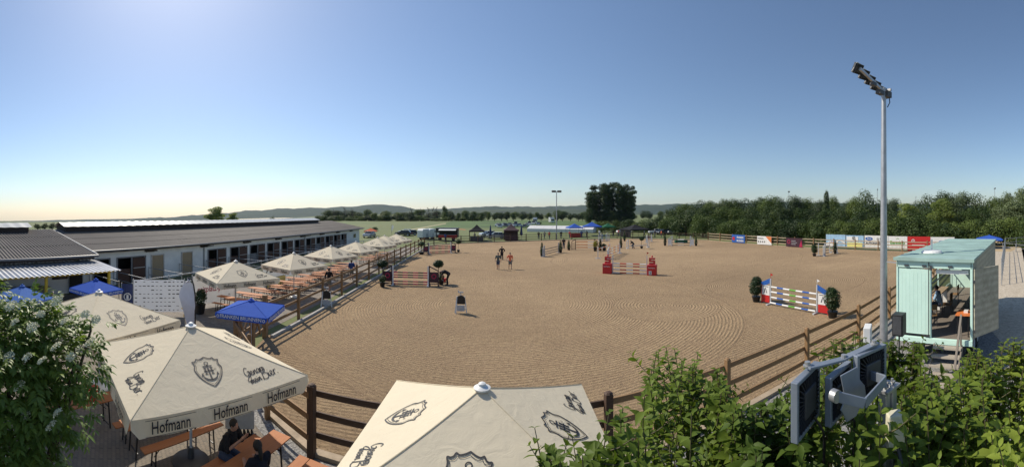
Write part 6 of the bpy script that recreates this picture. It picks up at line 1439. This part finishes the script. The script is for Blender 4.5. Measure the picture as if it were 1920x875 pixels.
def elder():
    rg = np.random.default_rng(31); rr_ = random.Random(31); c = polar(38, 5.3); t_ = root('elder_bush', 'large elder bush with cream flower heads at the left edge', 'bush', (c.x, c.y, 0)); o = Vector((c.x, c.y, 0))
    lob = []
    for px, py, D, r_ in ((40, 690, 5.3, .85), (100, 640, 5.3, .50), (140, 680, 5.1, .36), (55, 600, 5.4, .42), (10, 640, 5.2, .5), (112, 760, 5.0, .42), (50, 800, 5.0, .55), (-30, 720, 5.2, .9), (170, 620, 5.3, .22), (88, 590, 5.4, .25), (20, 860, 4.8, .5), (-60, 600, 5.4, .7), (-100, 850, 5, .9)):
        p = polar(px, D, H-D*(py-YH)/F)-o; lob.append((tuple(p), (r_, r_, r_*.9)))
    L_ = np.array([[*c_, r_[0]] for c_, r_ in lob]); n = 2300; k = rg.choice(len(L_), n, p=L_[:, 3]**2/np.sum(L_[:, 3]**2)); d = rg.normal(size=(n, 3)); d /= np.linalg.norm(d, axis=1)[:, None]
    Pc = L_[k, :3]+d*L_[k, 3:4]*rg.uniform(.45, 1.05, n)[:, None]
    P, Dd, Nn, LL = [], [], [], []
    for i in range(n):                                   # compound leaf: 5 or 7 leaflets on a drooping stalk
        a = Vector(d[i]); a.z = a.z*.4-.15+rr_.uniform(-.3, .3); a.normalize(); s_ = a.cross(Vector((0, 0, 1))).normalized(); nn = s_.cross(a); p = Vector(Pc[i]); L0 = rr_.uniform(.075, .125)
        for j in range(3):
            q = p+a*(.035+.05*j)-Vector((0, 0, .006*j*j))
            for sg in (-1, 1): P.append(tuple(q)); Dd.append(tuple(s_*sg+a*.55+Vector((0, 0, rr_.uniform(-.3, .1))))); Nn.append(tuple(nn+Vector((rr_.uniform(-.3, .3), rr_.uniform(-.3, .3), 0)))); LL.append(L0)
        P.append(tuple(p+a*.15)); Dd.append(tuple(a)); Nn.append(tuple(nn)); LL.append(L0*1.1)
    P, Dd, Nn, LL = map(np.array, (P, Dd, Nn, LL)); V, Q = leaf_batch(P, Dd, Nn, LL, LL*.44, .3, .15); np_mesh('foliage', V, Q, M['leaf_elder'], t_, smooth=True)
    st = MB()
    for c_, r_ in lob: c_ = Vector(c_); st.tube([(rr_.uniform(-.3, .3), rr_.uniform(-.3, .3), 0), (c_.x*.5, c_.y*.5, c_.z*.6), c_, c_+Vector((0, 0, r_[0]*.6))], [.05, .035, .02, .008], 6)
    st.build('stems', M['bark'], t_)
    fl = [(75, 588), (20, 572), (106, 562), (16, 668), (50, 668), (78, 674), (104, 648), (120, 600), (160, 588), (180, 598), (17, 792), (95, 796), (107, 772), (46, 780), (35, 722), (60, 612), (28, 602), (168, 640), (132, 668)]
    for px, py in fl:
        Dn = 4.45+rr_.uniform(-.12, .2); p = polar(px, Dn, H-Dn*(py-YH)/F)-o; R_ = rr_.uniform(.055, .085); m_ = 150; a = rg.uniform(0, 6.28, m_); r_ = R_*np.sqrt(rg.uniform(0, 1, m_)); up = np.array([rr_.uniform(-.3, .5), -.55, .8]); up /= np.linalg.norm(up); u_ = np.cross(up, [1, 0, 0]); u_ /= np.linalg.norm(u_); w_ = np.cross(up, u_)
        C_ = np.array(p)+u_*(r_*np.cos(a))[:, None]+w_*(r_*np.sin(a))[:, None]+up*(rg.uniform(0, .018, m_)-(r_/R_)**2*.02)[:, None]
        s_ = rg.uniform(.007, .012, m_)[:, None]; e1 = rg.normal(size=(m_, 3)); e1 /= np.linalg.norm(e1, axis=1)[:, None]; e2 = np.cross(e1, up+rg.normal(size=(m_, 3))*.4); e2 /= np.linalg.norm(e2, axis=1)[:, None]
        V = np.stack([C_-e1*s_, C_-e2*s_, C_+e1*s_, C_+e2*s_], 1).reshape(-1, 3); np_mesh('flower_head', V, np.arange(4*m_).reshape(-1, 4), M['blossom'], t_)
elder()
# ------------------------------------------------------------------ floodlight panels on the near post
M['cast_blue'] = mat('blue_grey_cast_metal', (.27, .31, .37), .45, .12, 4, .35)
M['fin'] = mat('black_fins', (.035, .037, .045), .5, .1)
M['alu'] = mat('aluminium_profile', (.50, .50, .50), .4, .15, 6, .6)
M['ivory'] = mat('ivory_plastic', (.68, .64, .48), .5, .08, 5)
fp = polar(1664, 3.0); fl_ = root('floodlight_cluster', 'three grey floodlight panels with black fins on an aluminium post in the bushes', 'floodlight', (fp.x, fp.y, 0), 0)
def panel(px, D, yc, s_, ang, lean=0):
    c = polar(px, D, H-D*(yc-YH)/F)-fp; Mx = Matrix.Translation(c) @ Matrix.Rotation(R(ang), 4, 'Z') @ Matrix.Rotation(R(lean), 4, 'X')
    h = s_/2; fr = MB()
    for x0, z0, x1, z1 in ((-h, -h, -h+.03, h), (h-.03, -h, h, h), (-h+.03, -h, h-.03, -h+.03), (-h+.03, h-.03, h-.03, h)): fr.box(((x0+x1)/2, 0, (z0+z1)/2), (x1-x0, .055, z1-z0))
    fr.xform(Mx); o = fr.build('panel_frame', M['cast_blue'], fl_, bevel=.006); MB().box((0, .020, 0), (s_-.06, .012, s_-.06)).xform(Mx).build('back_plate', M['black'], o)
    fn = MB()
    for k in range(36):
        a = 2*math.pi*k/36; r1 = min((h-.035)/max(abs(math.cos(a)), abs(math.sin(a))), h*1.25); r0 = h*.48; fn.bar((r0*math.cos(a), -.0, r0*math.sin(a)), (r1*math.cos(a), -.0, r1*math.sin(a)), .006, .06, (0, 1, 0))
    fn.xform(Mx); fn.build('cooling_fins', M['fin'], o)
    MB().box((0, -.015, 0), (h*.95, .055, h*.95)).xform(Mx).build('driver_box', M['dark_grey'], o, bevel=.01)
    return Mx, h
m1, h1 = panel(1512, 2.76, 749, .42, 21); m2, h2_ = panel(1573, 2.95, 735, .37, 13); m3, h3 = panel(1632, 3.14, 697, .38, -5)
tb1, tb2, tb3 = m1 @ Vector((.02, 0, h1)), m2 @ Vector((0, 0, h2_)), m3 @ Vector((.05, 0, h3))
arm = MB(); arm.bar(tb1+Vector((-.02, -.02, .03)), tb2+Vector((.06, 0, .06)), .07, .018); arm.bar(tb2+Vector((.06, 0, .064)), tb3+Vector((.05, 0, .03)), .07, .018); arm.build('carrier_arm', M['cast_blue'], fl_, bevel=.004)
for q in (tb1, tb2+Vector((.06, 0, .03)), tb3): MB().tube([q+Vector((0, 0, .02)), q+Vector((0, 0, .065))], .022, 8).tube([q+Vector((0, 0, .03)), q+Vector((0, 0, .04))], .034, 12).build('bolt', M['alu'], fl_)
# shaped bracket plate hanging from the arm, then the U-shaped clamp to the post
cp = polar(1602, 2.86, 0)-fp; zc = H-2.86*(735-YH)/F
sh_ = [(-.17, .20), (.03, .22), (.06, .10), (.13, .02), (.15, -.10), (.08, -.14), (.02, -.22), (-.10, -.23), (-.13, -.16), (-.17, -.10), (-.12, -.02), (-.14, .08)]
MB().prism(sh_, -.008, .016).xform(Matrix.Translation(Vector((cp.x, cp.y, zc))) @ Matrix.Rotation(R(-8), 4, 'Z') @ Matrix.Scale(.85, 4)).build('bracket_plate', M['cast_blue'], fl_, bevel=.004)
u = [polar(1567, 2.62, H-2.62*(742-YH)/F)-fp, polar(1622, 2.66, H-2.66*(756-YH)/F)-fp, polar(1661, 2.95, H-2.95*(712-YH)/F)-fp, polar(1630, 3.1, H-3.1*(702-YH)/F)-fp]
ub = MB(); ub.bar(u[0], u[1], .016, .075).bar(u[1], u[2], .016, .075).bar(u[2], u[3], .016, .075); ub.build('clamp_strap', M['cast_blue'], fl_, bevel=.004)
MB().tube([u[0]+Vector((0, -.02, 0)), u[0]+Vector((0, .03, 0))], .045, 14).build('swivel_disc', M['alu'], fl_, smooth=True)
zt_ = H-3.0*(728-YH)/F
po = MB(); po.box((-.045, 0, zt_/2), (.07, .075, zt_)).box((.04, .0, zt_/2), (.07, .085, zt_+.04)).box((0, -.045, zt_/2), (.02, .02, zt_)); po.build('post', M['alu'], fl_, bevel=.004)
cl = MB()
for k in range(6): cl.tube([(-.07+.03*k, -.03+.035*(k % 2), zt_), (-.07+.03*k, -.03+.035*(k % 2), zt_+.05)], .012, 6)
cl.box((0, 0, zt_+.01), (.2, .13, .02)); cl.build('clamp_nuts', M['alu'], fl_)
jz = H-2.85*(806-YH)/F; jp = polar(1677, 2.85, jz)-fp
jb = MB().box((0, 0, 0), (.12, .10, .27), R(-40)).xform(Matrix.Translation(jp)).build('junction_box', M['ivory'], fl_, bevel=.012)
MB().box((0, -.054, 0), (.124, .006, .20), 0).xform(Matrix.Translation(jp) @ Matrix.Rotation(R(-40), 4, 'Z')).build('box_lid', M['ivory'], jb)
MB().tube(smooth2 and [jp+Vector((-.03, -.05, -.10)), jp+Vector((-.06, -.10, -.2)), jp+Vector((-.12, -.12, -.27)), jp+Vector((-.2, -.08, -.3)), jp+Vector((-.22, -.02, -.5))], .016, 8).build('cable', M['dark_grey'], fl_)
for a_ in (m1, m2): q = a_ @ Vector((.02, -.05, -.12)); MB().tube([q, q+Vector((.06, -.04, -.12)), q+Vector((.14, .02, -.25)), q+Vector((.2, .08, -.5))], .011, 6).build('cable', M['black'], fl_)
bpy.context.view_layer.update()
